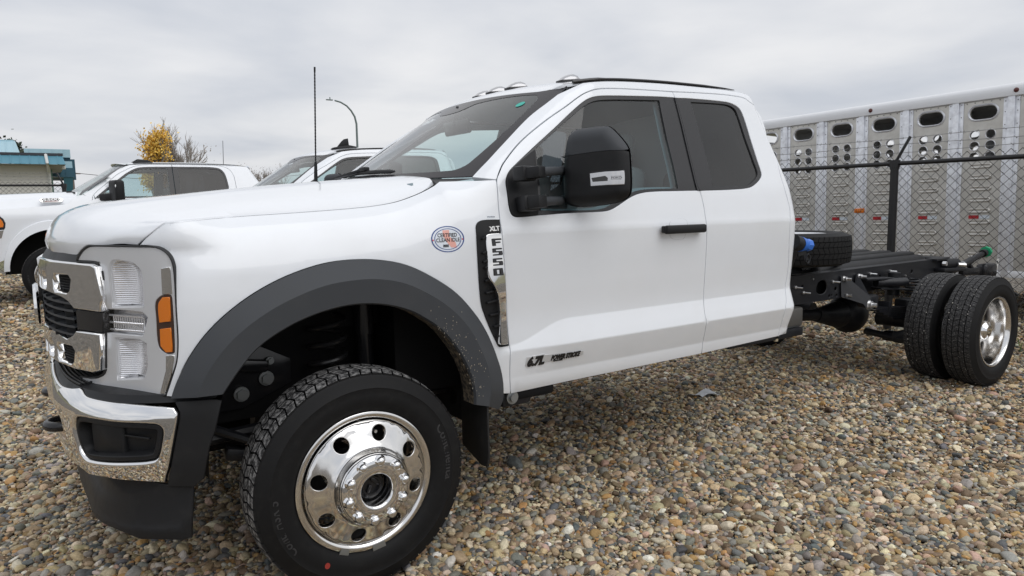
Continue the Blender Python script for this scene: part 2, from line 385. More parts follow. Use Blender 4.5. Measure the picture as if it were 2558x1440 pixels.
PB = Plan([(-.955, 0), (-.948, .25), (-.925, .48), (-.875, .68), (-.79, .83), (-.70, .915), (-.60, .968), (-.52, .985), (-.435, .995), (-.38, .998)])
def front(plan, lean=lambda z: 0*z, out=0.):
    def f(u, z):
        x, y = plan.xy(u); e = .004; x2, y2 = plan.xy(u+e); tx, ty = x2-x, y2-y; l = np.hypot(tx, ty)+1e-9; nx, ny = ty/l, -tx/l
        o = out+lean(z); return np.stack([x+nx*o, y+ny*o, z+0*x], -1)
    return f
S_HEAD = Surf(front(PL), (.0, 1.35, .70, 1.32))
_bp = pchip([.44, .50, .56, .66, .72, .745, .765, .785, .805, .83], [-.06, -.032, -.014, -.001, 0, -.005, -.013, -.025, -.042, -.075])
S_BUMP = Surf(front(PB, _bp), (.0, 1.35, .44, .89))
_va = pchip([.1, .24, .30, .36, .45, .56], [-.10, -.065, -.035, -.03, -.05, -.045])
S_VAL = Surf(front(PB, _va), (.0, 1.35, .1, .6))
_hz = pchip([0, .045, .10, .16, .26, .34, .60, .93, 1.2, 1.44, 1.62], [1.243, 1.287, 1.34, 1.385, 1.428, 1.440, 1.468, 1.50, 1.521, 1.536, 1.540])
_hx = pchip([0, .045, .10, .16, .26, .34, .60, .93, 1.2, 1.44, 1.62], [-.898, -.906, -.888, -.852, -.757, -.677, -.415, -.087, .18, .415, .60])
_hh = pchip([0, .35, .5, .58, .66, .74, .81, .86, .95], [0, .03, .12, .26, .42, .60, .82, 1, 1.03])
_pull = pchip([0, .25, .46, .64, .71, .78, .87, .93], [0, .012, .053, .125, .163, .205, .265, .31])
def hood_f(a, y):
    X, Z = _hx(a), _hz(a); ay = np.abs(y); n = 1-sstep(-.80, -.15, X)
    x = X+_pull(ay)*n; drop = Z-_zc(x); z = Z-np.maximum(drop, 0)*_hh(ay)*sstep(.02, .22, a)
    z = z+.035*sstep(.62, .80, ay)*(1-sstep(0, .12, a))
    return np.stack([x, y+0*a, z], -1)
S_HOOD = Surf(hood_f, (0, 1.6, -.86, .3))
WS_B, WS_S, WS_K = .386, 1.5, .35
ws_x = lambda y, z: WS_B+WS_S*(z-1.5)+WS_K*np.abs(y)**2*(1-.10*(z-1.5)/.46)
S_WS = Surf(lambda y, z: np.stack([ws_x(y, z), y+0*z, z+0*y], -1), (-.86, .5, 1.48, 2.0), flip=True)
_zd = pchip([1.0, 1.15, 1.27, 1.39, 1.6, 1.95, 2.34, 2.55, 2.62], [1.93, 1.952, 1.972, 1.99, 2.008, 2.022, 2.026, 2.012, 1.998])
_roof0 = lambda x, y: _zd(x)+.050*(1-(np.abs(y)/.725)**2.4)
_wt = lambda y: float(_roof0(ws_x(y, 1.965), y))-.040
_xf = lambda y: ws_x(y, _roof0(ws_x(y, 1.965), y)-.040)
S_ROOF = Surf(lambda x, y: np.stack([x+0*y, y+0*x, _roof0(x, y)-.038*np.exp(-np.maximum(x-_xf(y), -.02)/.065)*(1-sstep(.60, .74, np.abs(y)))], -1), (1.1, 2.65, -.74, .74))
T = lambda surf, pts, st=.03: smooth([tuple(uv)+tuple(p[2:]) for uv, p in zip(surf.trace(pts), pts)], True, st)
TO = lambda surf, pts, st=.03: smooth([tuple(uv)+tuple(p[2:]) for uv, p in zip(surf.trace(pts), pts)], False, st)

DOORCUT = [(1275, 985, 1), (1274.6, 960), (1274, 917), (1272, 862), (1264.5, 734), (1254, 581), (1247, 530), (1243, 475), (1241, 450), (1247, 431), (1258, 407), (1299, 355), (1360.6, 303), (1415, 265), (1441, 245.5), (1464, 231.5), (1494, 222.5), (1541, 221.5), (1613, 225), (1680, 229.5, 1), (1687, 246), (1704, 308), (1722, 388), (1741, 467), (1749, 479), (1758, 514), (1763, 547), (1765.5, 597), (1762, 669), (1757.5, 745), (1762, 790), (1757, 850), (1752, 884.5, 1)]
WINDOW = [(1263, 453), (1267, 485), (1272, 521), (1279, 538), (1292, 543), (1353, 538), (1433, 532), (1490.6, 530), (1519, 527), (1537.5, 519), (1577, 493), (1599, 484), (1628, 479.5), (1693, 477.5), (1745, 476.5, 1), (1739, 460), (1722, 389), (1705, 312), (1685.6, 244, 1), (1646, 241.5), (1527, 239), (1490.6, 240.5), (1469, 247), (1451, 259), (1426, 281), (1382, 323), (1335, 366), (1288, 411), (1270, 431)]
GLASS = [(1348, 440, 1), (1353, 525, 1), (1386, 526), (1487, 524), (1512, 519), (1534, 508), (1566, 487), (1595, 475.5), (1631, 471.5), (1696, 470.5, 1), (1684, 412), (1667.5, 344), (1648, 250.6, 1), (1575, 249), (1500, 250), (1470, 259), (1429, 291), (1382, 333), (1340, 371, 1)]
REARDOOR_R = [(1944, 841), (1950.6, 813), (1963, 772), (1964.5, 753), (1962, 726), (1968.6, 672), (1972, 600), (1974.5, 551), (1973, 521), (1961, 475), (1949, 435), (1931, 373), (1909.5, 319), (1891.5, 279.5), (1877, 258), (1859, 245.5), (1830, 239.5)]
WINDOW2 = [(1689, 245, 1), (1721.7, 246), (1808, 254), (1830, 259.6), (1848, 272), (1859, 294), (1877, 351.7), (1893, 402), (1903, 433), (1902, 443), (1891.5, 457), (1873.4, 469), (1830, 474), (1751, 477, 1), (1743, 460), (1726, 389), (1708, 310)]
GLASS2 = [(1727, 254.5, 1), (1808.4, 260), (1829, 266), (1841, 278), (1864, 345), (1886, 406), (1894.5, 433), (1887, 448), (1866, 463.5), (1783, 466.5, 1), (1763, 380)]
def build_truck():
    K = thing('chassis_cab_truck', (2.0, 0, 0), 'white extended cab chassis truck with black fender flares and bare frame behind its cab', 'truck')
    global ROOT
    ROOT = np.array([2.0, 0, 0])
    side_extra = [(x, z) for x in np.arange(.62, 2.70, .03) for z in (float(.80+.085*sstep(.70, 1.02, x))+.004, float(.80+.085*sstep(.70, 1.02, x))-.004, min(float(.80+.085*sstep(.70, 1.02, x))-.012, .775)+.005, min(float(.80+.085*sstep(.70, 1.02, x))-.012, .775)-.006, .660, .648, 1.27, 1.30)]
    side_extra += [(float(_xr(z))-d, z) for z in np.arange(.61, 2.0, .03) for d in (.056, .044, .033, .024, .016, .009, .004)]
    # ---- doors
    dc = T(S_SIDE, DOORCUT); win = T(S_SIDE, WINDOW); gl = T(S_SIDE, GLASS)
    doors = panel('front_door', S_SIDE, dc, PAINT, K, holes=[win], extra=side_extra, mirror=True, hgap=.0)
    tr = panel('window_trim', S_SIDE, win, GLOSSB, doors, holes=[gl], off=-.004, mirror=True, gap=.0, thick=.02)
    panel('window', S_SIDE, inset(gl, -.004), GL_SIDE, doors, off=-.012, thick=0, mirror=True)
    tb = S_SIDE.trace(DOORCUT[-1:])[0]
    fr = TO(S_SIDE, DOORCUT[19:]); rr = TO(S_SIDE, [(1944, 841, 1)]+REARDOOR_R[1:]+[(1800, 236), (1740, 232), (1682, 229.5, 1)])
    rd = np.concatenate([fr, rr]); win2 = T(S_SIDE, WINDOW2); gl2 = T(S_SIDE, GLASS2)
    rdoors = panel('rear_door', S_SIDE, rd, PAINT, K, holes=[win2], extra=side_extra, mirror=True, hgap=.0)
    panel('window_trim', S_SIDE, win2, GLOSSB, rdoors, holes=[gl2], off=-.004, mirror=True, gap=.0, thick=.02)
    panel('window', S_SIDE, inset(gl2, -.004), GL_PRIV, rdoors, off=-.012, thick=0, mirror=True)
    L_, M_, R_ = [(1684.5, 243.5), (1702, 312), (1720, 389), (1737, 460), (1742, 478)], [(1687.6, 244.5), (1705, 309), (1723, 388), (1742, 466), (1749, 478)], [(1691, 244.5), (1709.5, 310), (1728, 389), (1745, 460), (1752.5, 477.5)]
    panel('pillar_cover', S_SIDE, np.concatenate([S_SIDE.trace(L_), S_SIDE.trace(M_)[::-1]]), GLOSSB, doors, off=.0022, thick=.008, gap=.0008, rnd=.0006, res=.05, mirror=True)
    panel('pillar_cover', S_SIDE, np.concatenate([S_SIDE.trace(M_), S_SIDE.trace(R_)[::-1]]), GLOSSB, rdoors, off=.0022, thick=.008, gap=.0008, rnd=.0006, res=.05, mirror=True)
    # ---- cab side: A pillar, roof rail and rear corner round the doors
    up = dc[:0]; a0 = S_SIDE.trace([(1240, 449.5), (1176, 443.5)]); ap = TO(S_SIDE, [(1176, 443.5, 1), (1207, 410), (1264, 349), (1321, 290), (1370, 252), (1400, 229, 1)])
    cut = TO(S_SIDE, [(1241, 450, 1)]+DOORCUT[9:20]); rcut = rr[::-1]
    dr = [(x, float(_zd(x))-.004) for x in np.arange(1.30, 2.58, .04)]
    back = [(float(_xr(z))-.0015, z) for z in np.arange(1.985, .60, -.03)]
    rb = S_SIDE.trace([(1944, 841)])[0]
    poly = np.concatenate([ap[:-1], np.array([p for p in dr if p[0] > ap[-1][0]+.02]), np.array(back), [[2.69, rb[1]]], rcut[::-1][:1], rr, cut[::-1][1:]])
    panel('cab_side', S_SIDE, poly, PAINT, K, mirror=True, extra=side_extra, res=.035)
    # ---- fender (crease line, door edge, lower rear, flare opening, headlight edge)
    FL_OUT = [(432.4, 993.6), (445.7, 950.7), (470.4, 898), (512.6, 838), (569, 782), (639, 731), (716.7, 690.4), (804.6, 660.5), (875, 650.5), (945.4, 651), (1015.7, 664), (1086, 697.4), (1139, 734), (1184.6, 785.4), (1212.8, 831), (1234, 880), (1248, 922.6), (1254, 964.8), (1252, 1000), (1241, 1021)]
    crease = [(x, float(_zc(x))) for x in np.linspace(-.585, .44, 36)]
    df = TO(S_SIDE, [(1240, 450, 1)]+[(p[0], p[1]) for p in DOORCUT[7:0:-1]]+[(1275, 985, 1)])
    fl = TO(S_SIDE, [(1252, 985, 1)]+FL_OUT[17::-1][:-1]+[(433, 993, 1)])
    fl = inset(fl, 0) if False else fl
    hl = TO(S_SIDE, [(412, 992, 1), (428, 945), (441, 902), (444, 850), (439.5, 774), (434.5, 688), (428.5, 655), (418, 636), (399, 622), (378, 615.5), (347, 614, 1)])
    gapc = TO(S_SIDE, [(347, 612, 1), (358, 599), (382, 578), (409, 559, 1)])
    base = S_SIDE.trace([(1200, 446.5), (1240, 448.5)])
    poly = np.concatenate([np.array(crease), [[.50, 1.498], [.56, 1.499]], base[1:], df[1:], fl, hl, gapc])
    FEND = panel('front_fender', S_SIDE, poly, PAINT, K, mirror=True, res=.04, extra=[(x, float(_zc(x))-d) for x in np.arange(-.6, .45, .03) for d in (.012, .03, .05)])
    # ---- hood
    def hood_a(x, y):
        lo, hi = 0., 1.6
        for _ in range(40):
            m = (lo+hi)/2
            if float(S_HOOD.P(np.array([m, y]))[0]) < x: lo = m
            else: hi = m
        return lo
    lip = [(0, 0), (.0, -.48), (.003, -.532), (.029, -.587), (.042, -.626), (.034, -.68), (.022, -.734), (.011, -.80)]
    edge = [(.009, -.834), (.036, -.862), (.082, -.886), (.105, -.894)]
    for x in list(np.arange(-.585, .30, .045))+[.33, .36]:
        y = -float(Wside(np.float64(x), _zc(np.float64(x))))+.002; edge.append((hood_a(x, y), y))
    edge = [e for k, e in enumerate(edge) if k < 4 or e[0] > .115]
    rear = [(hood_a(.395, -.845), -.845), (hood_a(.43, -.815), -.815), (hood_a(.445, -.77), -.77)]+[(hood_a(.447+.025*(1-(y/.75)**2), y), y) for y in np.linspace(-.72, 0, 18)]
    half = np.array(smooth([(*p, 1) if k in (0,) else p for k, p in enumerate(lip)], False, .03).tolist()+edge+rear); hp = np.concatenate([half, half[::-1][1:-1]*[1, -1]])
    hood = panel('hood', S_HOOD, hp, PAINT, K, res=.04, thick=.03, extra=[(a, s*y) for a in np.arange(.02, 1.6, .05) for y in (.5, .56, .62, .68, .74, .80) for s in (-1, 1)]+[(a, y) for a in (.02, .045, .07, .1, .13, .16) for y in np.arange(-.84, .85, .04)])
    b = MB(); b.tube([(x, -float(Wside(np.float64(x), _zc(np.float64(x))))+.004, float(_zc(x))-.011) for x in np.arange(-.57, .40, .03)]+[(.44, -.82, 1.478), (.455, -.77, 1.492)], .008, 6); b.build('hood_gap_shade', DARK, K, mirror=True)  # dark tube standing in for the shade in the hood gap
    # ---- windshield, cowl, roof
    wt = lambda y: _wt(y)+.026*float(sstep(.58, .735, abs(y)))
    edge = S_WS.trace([(1178, 443), (1209, 409), (1266, 348), (1322, 289.5), (1372, 251)])*[-1, 1]+np.array([[.006, .01, .014, .022, .032], [0]*5]).T
    ye = min(.735, edge[-1][0]-.030); yt = np.linspace(ye, -ye, 33); yb = np.linspace(-edge[0][0], edge[0][0], 41)
    wsl = np.array([(y, edge[0][1]+.004*(1-(y/.8)**2)) for y in yb]+[tuple(p) for p in edge[1:]]+[(y, wt(y)) for y in yt]+[(-p[0], p[1]) for p in edge[:0:-1]])
    y0 = edge[0][0]
    gin = smooth([(-y0+.14, 1.55), (0, 1.555), (y0-.14, 1.55), (y0-.10, 1.58), (ye-.070, wt(ye)-.075), (ye-.13, wt(ye)-.034), (.2, wt(.2)-.03), (.10, wt(0)-.065), (-.10, wt(0)-.065), (-.2, wt(.2)-.03), (-ye+.13, wt(ye)-.034), (-ye+.070, wt(ye)-.075), (-y0+.10, 1.58)], True, .04)
    ws = panel('windshield', S_WS, wsl, GL_WS, K, thick=0, gap=.0)
    panel('glass_border', S_WS, wsl, mat('frit_band', (.030, .028, .031), .2, spec=.25), ws, holes=[gin], off=.002, thick=.004, gap=.0)
    cw = MB(); cw.add(*grid(lambda u, v: (ws_x(-.80+1.6*u, 1.512)-.17*(1-v)+.02*v, -.80+1.6*u, 1.485+.025*v+.012*(1-(2*u-1)**2)), 24, 3)); cw.build('cowl_panel', BLACKP, K)
    xf = np.array([(float(_xf(y))+.003, y) for y in np.linspace(-.705, .705, 33)])
    dl = [(x, -float(Wside(np.float64(x), _zd(x)))+.006) for x in np.arange(1.30, 2.60, .05)]
    roof = np.concatenate([xf, [(x, -y) for x, y in dl], [(2.595, y) for y in np.linspace(.62, -.62, 20)], dl[::-1]])
    RF = panel('roof', S_ROOF, roof, PAINT, K, res=.05)
    d = MB(); pts = [(x, -float(Wside(np.float64(x), _zd(x)))+.002, float(_zd(x))+.004) for x in [1.255]+list(np.arange(1.30, 2.5, .05))]; d.tube(pts, [.009]+[.010]*3+[.0075]*(len(pts)-9)+[.006, .005, .004, .003, .002], 8); d.build('drip_moulding', GLOSSB, K, mirror=True)
    # ---- cab back wall and sealed inner shell
    bw = MB(); zz = np.linspace(.60, 1.98, 24)
    V = [(float(_xr(z))-.002, s*(float(Wside(np.float64(_xr(z)-.0), z))), z) for z in zz for s in (-1, 1)]
    V2 = [(float(_xr(2.0))-.03, s*.66, 2.03) for s in (-1, 1)]
    bw.add(V+V2, [(2*i, 2*i+1, 2*i+3, 2*i+2) for i in range(len(zz))]); bw.build('back_panel', PAINT, K)
    inner = np.array([(.62, .60), (2.66, .60), (2.66, 1.30), (2.62, 1.7), (2.55, 1.94), (1.36, 1.94), (.74, 1.50)]); inner = smooth([(*p, 1) for p in inner], True, .05)
    panel('inner_side_trim', S_SIDE2, inner, INTER, K, holes=[inset(gl, .01), inset(gl2, .01)], thick=0, mirror=True, res=.06)
    panel('door_gap_shade', S_SIDE, smooth([(*p, 1) for p in [(.60, .615), (2.67, .615), (2.66, 1.30), (2.62, 1.7), (2.56, 1.955), (1.33, 1.955), (.72, 1.51), (.60, 1.47)]], True, .05), DARK, K, holes=[win, win2], off=-.019, thick=0, mirror=True, res=.06, gap=0)  # dark sheet added behind the doors so their gaps look shaded
    f = MB(); f.box((1.65, 0, .60), (2.1, 1.72, .03)); f.box((2.62, 0, 1.0), (.03, 1.7, .8)); f.build('cab_floor', DARK, K)
    h = MB(); h.add(*grid(lambda u, v: (1.22+1.36*u, -.66+1.32*v, 1.945+.03*math.sin(math.pi*v)), 6, 8)); h.build('headliner', INTER, K)
    # ---- cabin: dash, wheel, seats
    d = MB(); d.box((.62, 0, 1.30), (.62, 1.60, .34), Matrix.Rotation(.10, 3, 'Y'), .06, 3); d.box((.80, 0, 1.02), (.30, 1.5, .4), None, .05); d.build('dashboard', INTER, K)
    w = MB(); c = Vector((1.02, -.40, 1.36)); ax = Vector((1, 0, .55)).normalized(); a = Vector((0, 1, 0)); b = ax.cross(a)
    w.tube([c+(a*math.cos(q)+b*math.sin(q))*.19 for q in np.linspace(0, 2*math.pi, 25)[:-1]], .016, 8, close=True)
    for q in (0, math.pi, -math.pi/2): w.bar(c, c+(a*math.cos(q)+b*math.sin(q))*.18, .04, .02)
    w.cyl(c-ax*.03, c+ax*.02, .06, 16); w.cyl(c, c-ax*.3, .03, 8); w.build('steering_wheel', INTER, K)
    for y in (-.42, .42):
        for x, nm in ((1.42, 'front_seat'), (2.18, 'rear_seat')):
            s = MB(); s.box((x, y, .98), (.52, .54, .18), None, .06, 3); s.box((x+.27, y, 1.28), (.16, .52, .62), Matrix.Rotation(.18, 3, 'Y'), .06, 3); s.box((x+.36, y, 1.68), (.10, .27, .19), Matrix.Rotation(.15, 3, 'Y'), .04, 3)
            s.cyl((x+.33, y-.06, 1.5), (x+.35, y-.06, 1.65), .008); s.cyl((x+.33, y+.06, 1.5), (x+.35, y+.06, 1.65), .008); s.build(nm, SEATM, K)
    m = MB(); m.box((1.02, 0, 1.82), (.03, .26, .08), Matrix.Rotation(-.2, 3, 'Y'), .012); m.cyl((1.0, 0, 1.83), (1.03, 0, 1.93), .012); m.build('cabin_mirror', GLOSSB, K)
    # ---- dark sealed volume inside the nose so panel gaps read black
    e = MB(); e.box((-.15, 0, 1.12), (.95, 1.10, .46)); e.box((.45, 0, .98), (.35, 1.45, .76)); e.build('nose_dark_fill', DARK, K)
    return K, doors, rdoors, hood, FEND, FL_OUT
def grid(f, nu, nv):
    V = [f(i/nu, j/nv) for i in range(nu+1) for j in range(nv+1)]; n = nv+1
    return V, [(i*n+j, (i+1)*n+j, (i+1)*n+j+1, i*n+j+1) for i in range(nu) for j in range(nv)]
TRUCK, DOORS, RDOORS, HOOD, FEND, FL_OUT = build_truck()
# ================================================================ main truck: flares, lamps, grille, bumper, badges, mirror
def strip(rows, closed=False):
    """quads between equally long rows of points"""
    n = len(rows[0]); V = [tuple(p) for r in rows for p in r]
    return V, [(k*n+i, k*n+i+1, (k+1)*n+i+1, (k+1)*n+i) for k in range(len(rows)-1) for i in range(n-1)]
def resamp(P, n):
    P = np.asarray(P); L = np.concatenate([[0], np.cumsum(np.linalg.norm(np.diff(P, axis=0), axis=1))]); t = np.linspace(0, L[-1], n); return np.stack([np.interp(t, L, P[:, k]) for k in range(P.shape[1])], -1)
def build_front():
    K = TRUCK; n = 90
    # ---- fender flare: two facets and a muddy inner return
    mid = [(492, 993.7), (505.6, 957.8), (533.7, 908.5), (583, 848.7), (646.3, 796), (716.7, 753.7), (804.6, 716.8), (875, 702), (945.4, 698), (1015.7, 709.7), (1086, 743), (1139, 782), (1177.6, 827.6), (1202, 873.3), (1220, 919), (1227, 972), (1222, 1016)]
    inn = [(555, 986), (576, 954), (600.5, 919), (639, 873), (688.5, 834.6), (751.8, 799.4), (822, 773), (892.6, 759), (963, 760), (1026, 775), (1068, 797), (1103.7, 822), (1139, 862), (1165, 905), (1182, 947), (1190, 989), (1190, 1012)]
    def row(px, off):
        P = resamp(smooth([tuple(p) for p in px], False, 12), n); uv = S_SIDE.trace(P); uv[:, 0] = np.clip(uv[:, 0], -.66, 1); return S_SIDE.P(uv)+S_SIDE.Nm(uv)*off, uv
    pullf = lambda x: .9*np.minimum(_fr(x), .05)
    S_MID = Surf(lambda x, z: np.stack([x, -1.027+pullf(x)+0*x, z], -1), (-.7, .8, .5, 1.3)); S_IN = Surf(lambda x, z: np.stack([x, -1.022+pullf(x)+0*x, z], -1), (-.7, .8, .5, 1.3))
    o0, uo = row(FL_OUT, .001); o1, _ = row(FL_OUT, .012)
    P = resamp(smooth(mid, False, 12), n); m = S_MID.P(S_MID.trace(P)); P = resamp(smooth(inn, False, 12), n); i0 = S_IN.P(S_IN.trace(P))
    c = i0.mean(0); i1 = i0.copy(); i1[:, 1] += .012; i1[:, [0, 2]] += (np.array([.03, .55])-i1[:, [0, 2]])*.012
    i2 = i1.copy(); i2[:, 1] += .085
    b = MB(); b.add(*strip([o0, o1, m, i0, i1])); fl = b.build('fender_flare', GREYP, FEND, 24, mirror=True)
    b = MB(); b.add(*strip([i1+[0, .0005, 0], i2])); b.build('flare_return', MUDM, fl, 60, mirror=True)
    r_ = np.random.default_rng(21); b = MB()
    for k in range(95):
        tt = r_.beta(2.2, 1.5); j = int((.66+.33*tt)*(n-1)); f_ = r_.uniform(.0, 1)**2.6*.9; p = m[j]*f_+i0[j]*(1-f_) ; q = p+np.array([r_.normal()*.012, -.0035, r_.normal()*.012]); s_ = r_.uniform(.0008, .0021); g_ = bmesh.new(); bmesh.ops.create_icosphere(g_, subdivisions=1, radius=s_); bmesh.ops.scale(g_, vec=(1, .5, r_.uniform(1, 2.4)), verts=g_.verts); bmesh.ops.translate(g_, vec=q, verts=g_.verts); b.merge(g_)
    o_ = b.build('mud_fleck', mat('mud_fleck', (.30, .27, .22), .9), fl[0]); o_['kind'] = 'stuff'
    # ---- wheel liner and tunnel
    b = MB(); q = np.linspace(-.12, math.pi+.02, 40); r = .60
    arc = lambda y, r: [(.045+r*.93*math.cos(t), y, .50+r*math.sin(t)) for t in q]
    b.add(*strip([arc(-.93, .60), arc(-.62, .60), arc(-.50, .58)])); b.build('wheel_liner', LINER, K, mirror=True)
    b = MB(); b.box((-.02, -.485, .86), (1.3, .02, .62)); b.build('inner_fender', DARK, K, mirror=True)
    # ---- mud flap
    b = MB(); V = [(.545, -1.005, .64), (.545, -.80, .64), (.56, -.80, .33), (.56, -.97, .30), (.56, -1.0, .315)]
    b.prism([(-1.005, .66), (-.79, .66), (-.79, .35), (-.95, .30), (-.995, .305), (-1.008, .35)], (.55, 0, 0), (0, 1, 0), (0, 0, 1), (.010, 0, 0), .003); b.build('mud_flap', mat('flap_rubber', (.013, .013, .013), .65, noise=(14, (.045, .04, .033), .55, .8)), K, mirror=True)
    # ---- fender vent with badge
    vent = T(S_SIDE, [(1188, 569), (1193, 556), (1206, 550.5), (1247, 549, 1), (1251, 600), (1262, 735), (1270.5, 864, 1), (1248, 867.5), (1242, 862), (1205, 775), (1199, 746), (1193, 660)], .02)
    v = panel('fender_vent', S_SIDE, vent, BLACKP, FEND, off=.006, thick=.012, gap=0, res=.03, mirror=True)
    v1 = v[0]; S_CH = Surf(lambda x, z: np.stack([x, -Wside(x, z)-.002-.13*np.clip(1.275-z, 0, .21), z], -1), (.4, .8, .7, 1.4))
    chr_ = T(S_CH, [(1212, 592), (1219, 585), (1252, 582, 1), (1257, 650), (1263, 736), (1269, 860, 1), (1250.5, 862, 1), (1248, 790), (1243, 740), (1234, 715), (1220, 693), (1217, 650)], .02)
    panel('chrome_strip', S_CH, chr_, CHROME, v, off=.008, thick=.03, gap=0, res=.03, rnd=.004, mirror=True)
    for a, c_ in (((1200, 598), (1209, 590)), ((1201, 633), (1210, 629)), ((1203, 655), (1212, 650)), ((1206, 670), (1215, 666)), ((1207, 702), (1218, 699)), ((1209, 732), (1228, 727)), ((1212, 757), (1238, 749)), ((1219, 787), (1240, 783)), ((1229, 816), (1243, 812)), ((1236, 840), (1243, 836))):
        p = S_SIDE.P(S_SIDE.trace([a, c_])); sl = MB(); sl.bar(p[0]+[0, -.012, 0], p[1]+[0, -.012, 0], .016, .008, .002); sl.build('vent_fin', BLACKP, v1)
    lettering('badge_lettering', 'XLT', S_SIDE, S_SIDE.trace([(1232.5, 572.5)])[0], .03, .030, mat('badge_white', (.8, .8, .8), .35), v1, off=.008, bold=.0012, wh=(.050, .019))
    seg = {'F': [(0, 0, .3, 1), (0, .76, 1, 1), (.3, .36, .85, .58)], '5': [(0, .78, 1, 1), (0, .42, .3, .80), (0, .40, 1, .60), (.7, .1, 1, .45), (0, 0, .96, .2)], '0': [(0, .0, .3, 1), (.7, 0, 1, 1), (.2, .78, .8, 1), (.2, 0, .8, .22)]}
    b = MB()
    for ch, p in zip('F550', ((1238.5, 605.5), (1240, 629.5), (1241, 654.5), (1242, 679.5))):
        b = MB(); c0 = S_CH.trace([p])[0]
        for k, (x0, y0, x1, y1) in enumerate(seg[ch]):
            pp = [((x-.5)*.043+((y-.5)*-.0022), (y-.5)*.030) for x, y in ((x0+.05, y0), (x1-.05, y0), (x1, y0+.05), (x1, y1-.05), (x1-.05, y1), (x0+.05, y1), (x0, y1-.05), (x0, y0+.05))]
            o = S_CH.P(c0)+S_CH.Nm(c0)*.008; b.prism(pp, o, (1, 0, 0), (0, .13, 1), (0, -.005-.0001*k, 0))
        b.build('badge_lettering', GLOSSB, v1)
    # ---- door handle
    uh = S_SIDE.trace([(1649, 574), (1748, 571), (1698, 570)]); c = S_SIDE.P(uh)
    cup = smooth([tuple(x) for x in S_SIDE.trace([(1672, 560), (1680, 548), (1712, 548), (1718, 560), (1712, 590), (1705, 599), (1682, 599), (1673, 590)])], True, .02)
    panel('handle_cup', S_SIDE, cup, PAINT, DOORS, off=.0015, thick=.001, res=.02, mirror=True)
    b = MB(); a, e = c[0]+[0, -.035, -.001], c[1]+[0, -.035, .002]; b.bar(a, e, .030, .042, .010); b.bar(c[0]+[.02, -.01, 0], c[0]+[.02, -.04, 0], .05, .035, .006); b.bar(c[1]+[-.02, -.01, 0], c[1]+[-.02, -.04, 0], .05, .035, .006); b.build('door_handle', BLACKP, DOORS, mirror=True)
    # ---- engine badge
    bg = S_SIDE.trace([(1312, 916), (1314, 893), (1358, 884), (1363, 886), (1457, 875.5), (1457, 886), (1410, 899), (1368, 904), (1362, 907)]); panel('badge', S_SIDE, bg, mat('badge_silver', (.62, .63, .64), .3, .25), DOORS[0], off=.003, thick=.003, gap=0, res=.02)
    sl_ = math.atan2(*(lambda d: (d[1], d[0]))(S_SIDE.trace([(1457, 880)])[0]-S_SIDE.trace([(1366, 892)])[0]))
    lettering('badge_lettering', '6.7L', S_SIDE, S_SIDE.trace([(1339, 901)])[0], .01, .064, GLOSSB, DOORS[0], off=.004, bold=.0045, wh=(.092, .047), shear=.25)
    lettering('badge_lettering', 'POWER STROKE', S_SIDE, S_SIDE.trace([(1413, 888)])[0], .0, .030, GLOSSB, DOORS[0], off=.004, bold=.0016, wh=(.160, .026), shear=.15)
    lettering('badge_lettering', 'TURBO DIESEL', S_SIDE, S_SIDE.trace([(1392, 899.5)])[0], .0, .012, GLOSSB, DOORS[0], off=.004, wh=(.055, .006))
    # ---- clean-idle decal
    dc = S_SIDE.trace([(1119, 598)])[0]; rx, rz = .073, .052
    e = lambda k, n=56: np.array([(dc[0]+rx*k*math.cos(t), dc[1]+rz*k*math.sin(t)) for t in np.linspace(0, 2*math.pi, n, endpoint=False)])
    dec = panel('decal', S_SIDE, e(1), mat('decal_white', (.74, .79, .86), .35), FEND[0], off=.0004, thick=.0004, gap=0, rnd=.0002, res=.02)
    blue, red = mat('decal_blue', (.03, .07, .25), .4), mat('decal_red', (.82, .42, .36), .4)
    panel('decal_ring', S_SIDE, e(.985), blue, dec, holes=[e(.915)], off=.0009, thick=0, gap=0, rnd=0, res=.01)
    panel('decal_ring', S_SIDE, e(.80), blue, dec, holes=[e(.755)], off=.0009, thick=0, gap=0, rnd=0, res=.01)
    ca = np.array([(-.30, .72), (.12, .72), (.10, .25), (.50, -.30), (.56, -.72), (.18, -.66), (-.05, -.3), (-.24, .1), (-.33, .35)])*[rx*.9, rz*.95]+dc
    panel('decal_emblem', S_SIDE, ca, red, dec, off=.0008, thick=0, gap=0, rnd=0, res=.02)
    bk = mat('decal_black', (.02, .02, .025), .5)
    lettering('decal_lettering', 'CERTIFIED', S_SIDE, dc+[-.002, .016], 0, .0215, bk, dec, off=.0012, extrude=.0001, wh=(.083, .0155), bold=.0004)
    lettering('decal_lettering', 'CLEAN IDLE', S_SIDE, dc+[0, -.003], 0, .0215, bk, dec, off=.0012, extrude=.0001, wh=(.102, .0155), bold=.0004)
    bc = MB()
    for k in range(12):
        u = dc+[-.022+.0021*k, -.026]; p = S_SIDE.P(np.array(u))+[0, -.0011, 0]; bc.box(p, (.0012 if k % 3 else .0018, .0002, .011))
    bc.build('decal_lettering', bk, dec)
    for s in (-1, 1):
        st = np.array([(math.cos(q)*(.005 if k % 2 == 0 else .0022), math.sin(q)*(.005 if k % 2 == 0 else .0022)) for k, q in enumerate(np.linspace(math.pi/2, 2.5*math.pi, 10, endpoint=False))])+dc+[s*.064, -.002]
        panel('decal_emblem', S_SIDE, st, mat('decal_star', (.6, .06, .06), .4), dec, off=.001, thick=0, gap=0, rnd=0, res=.02)
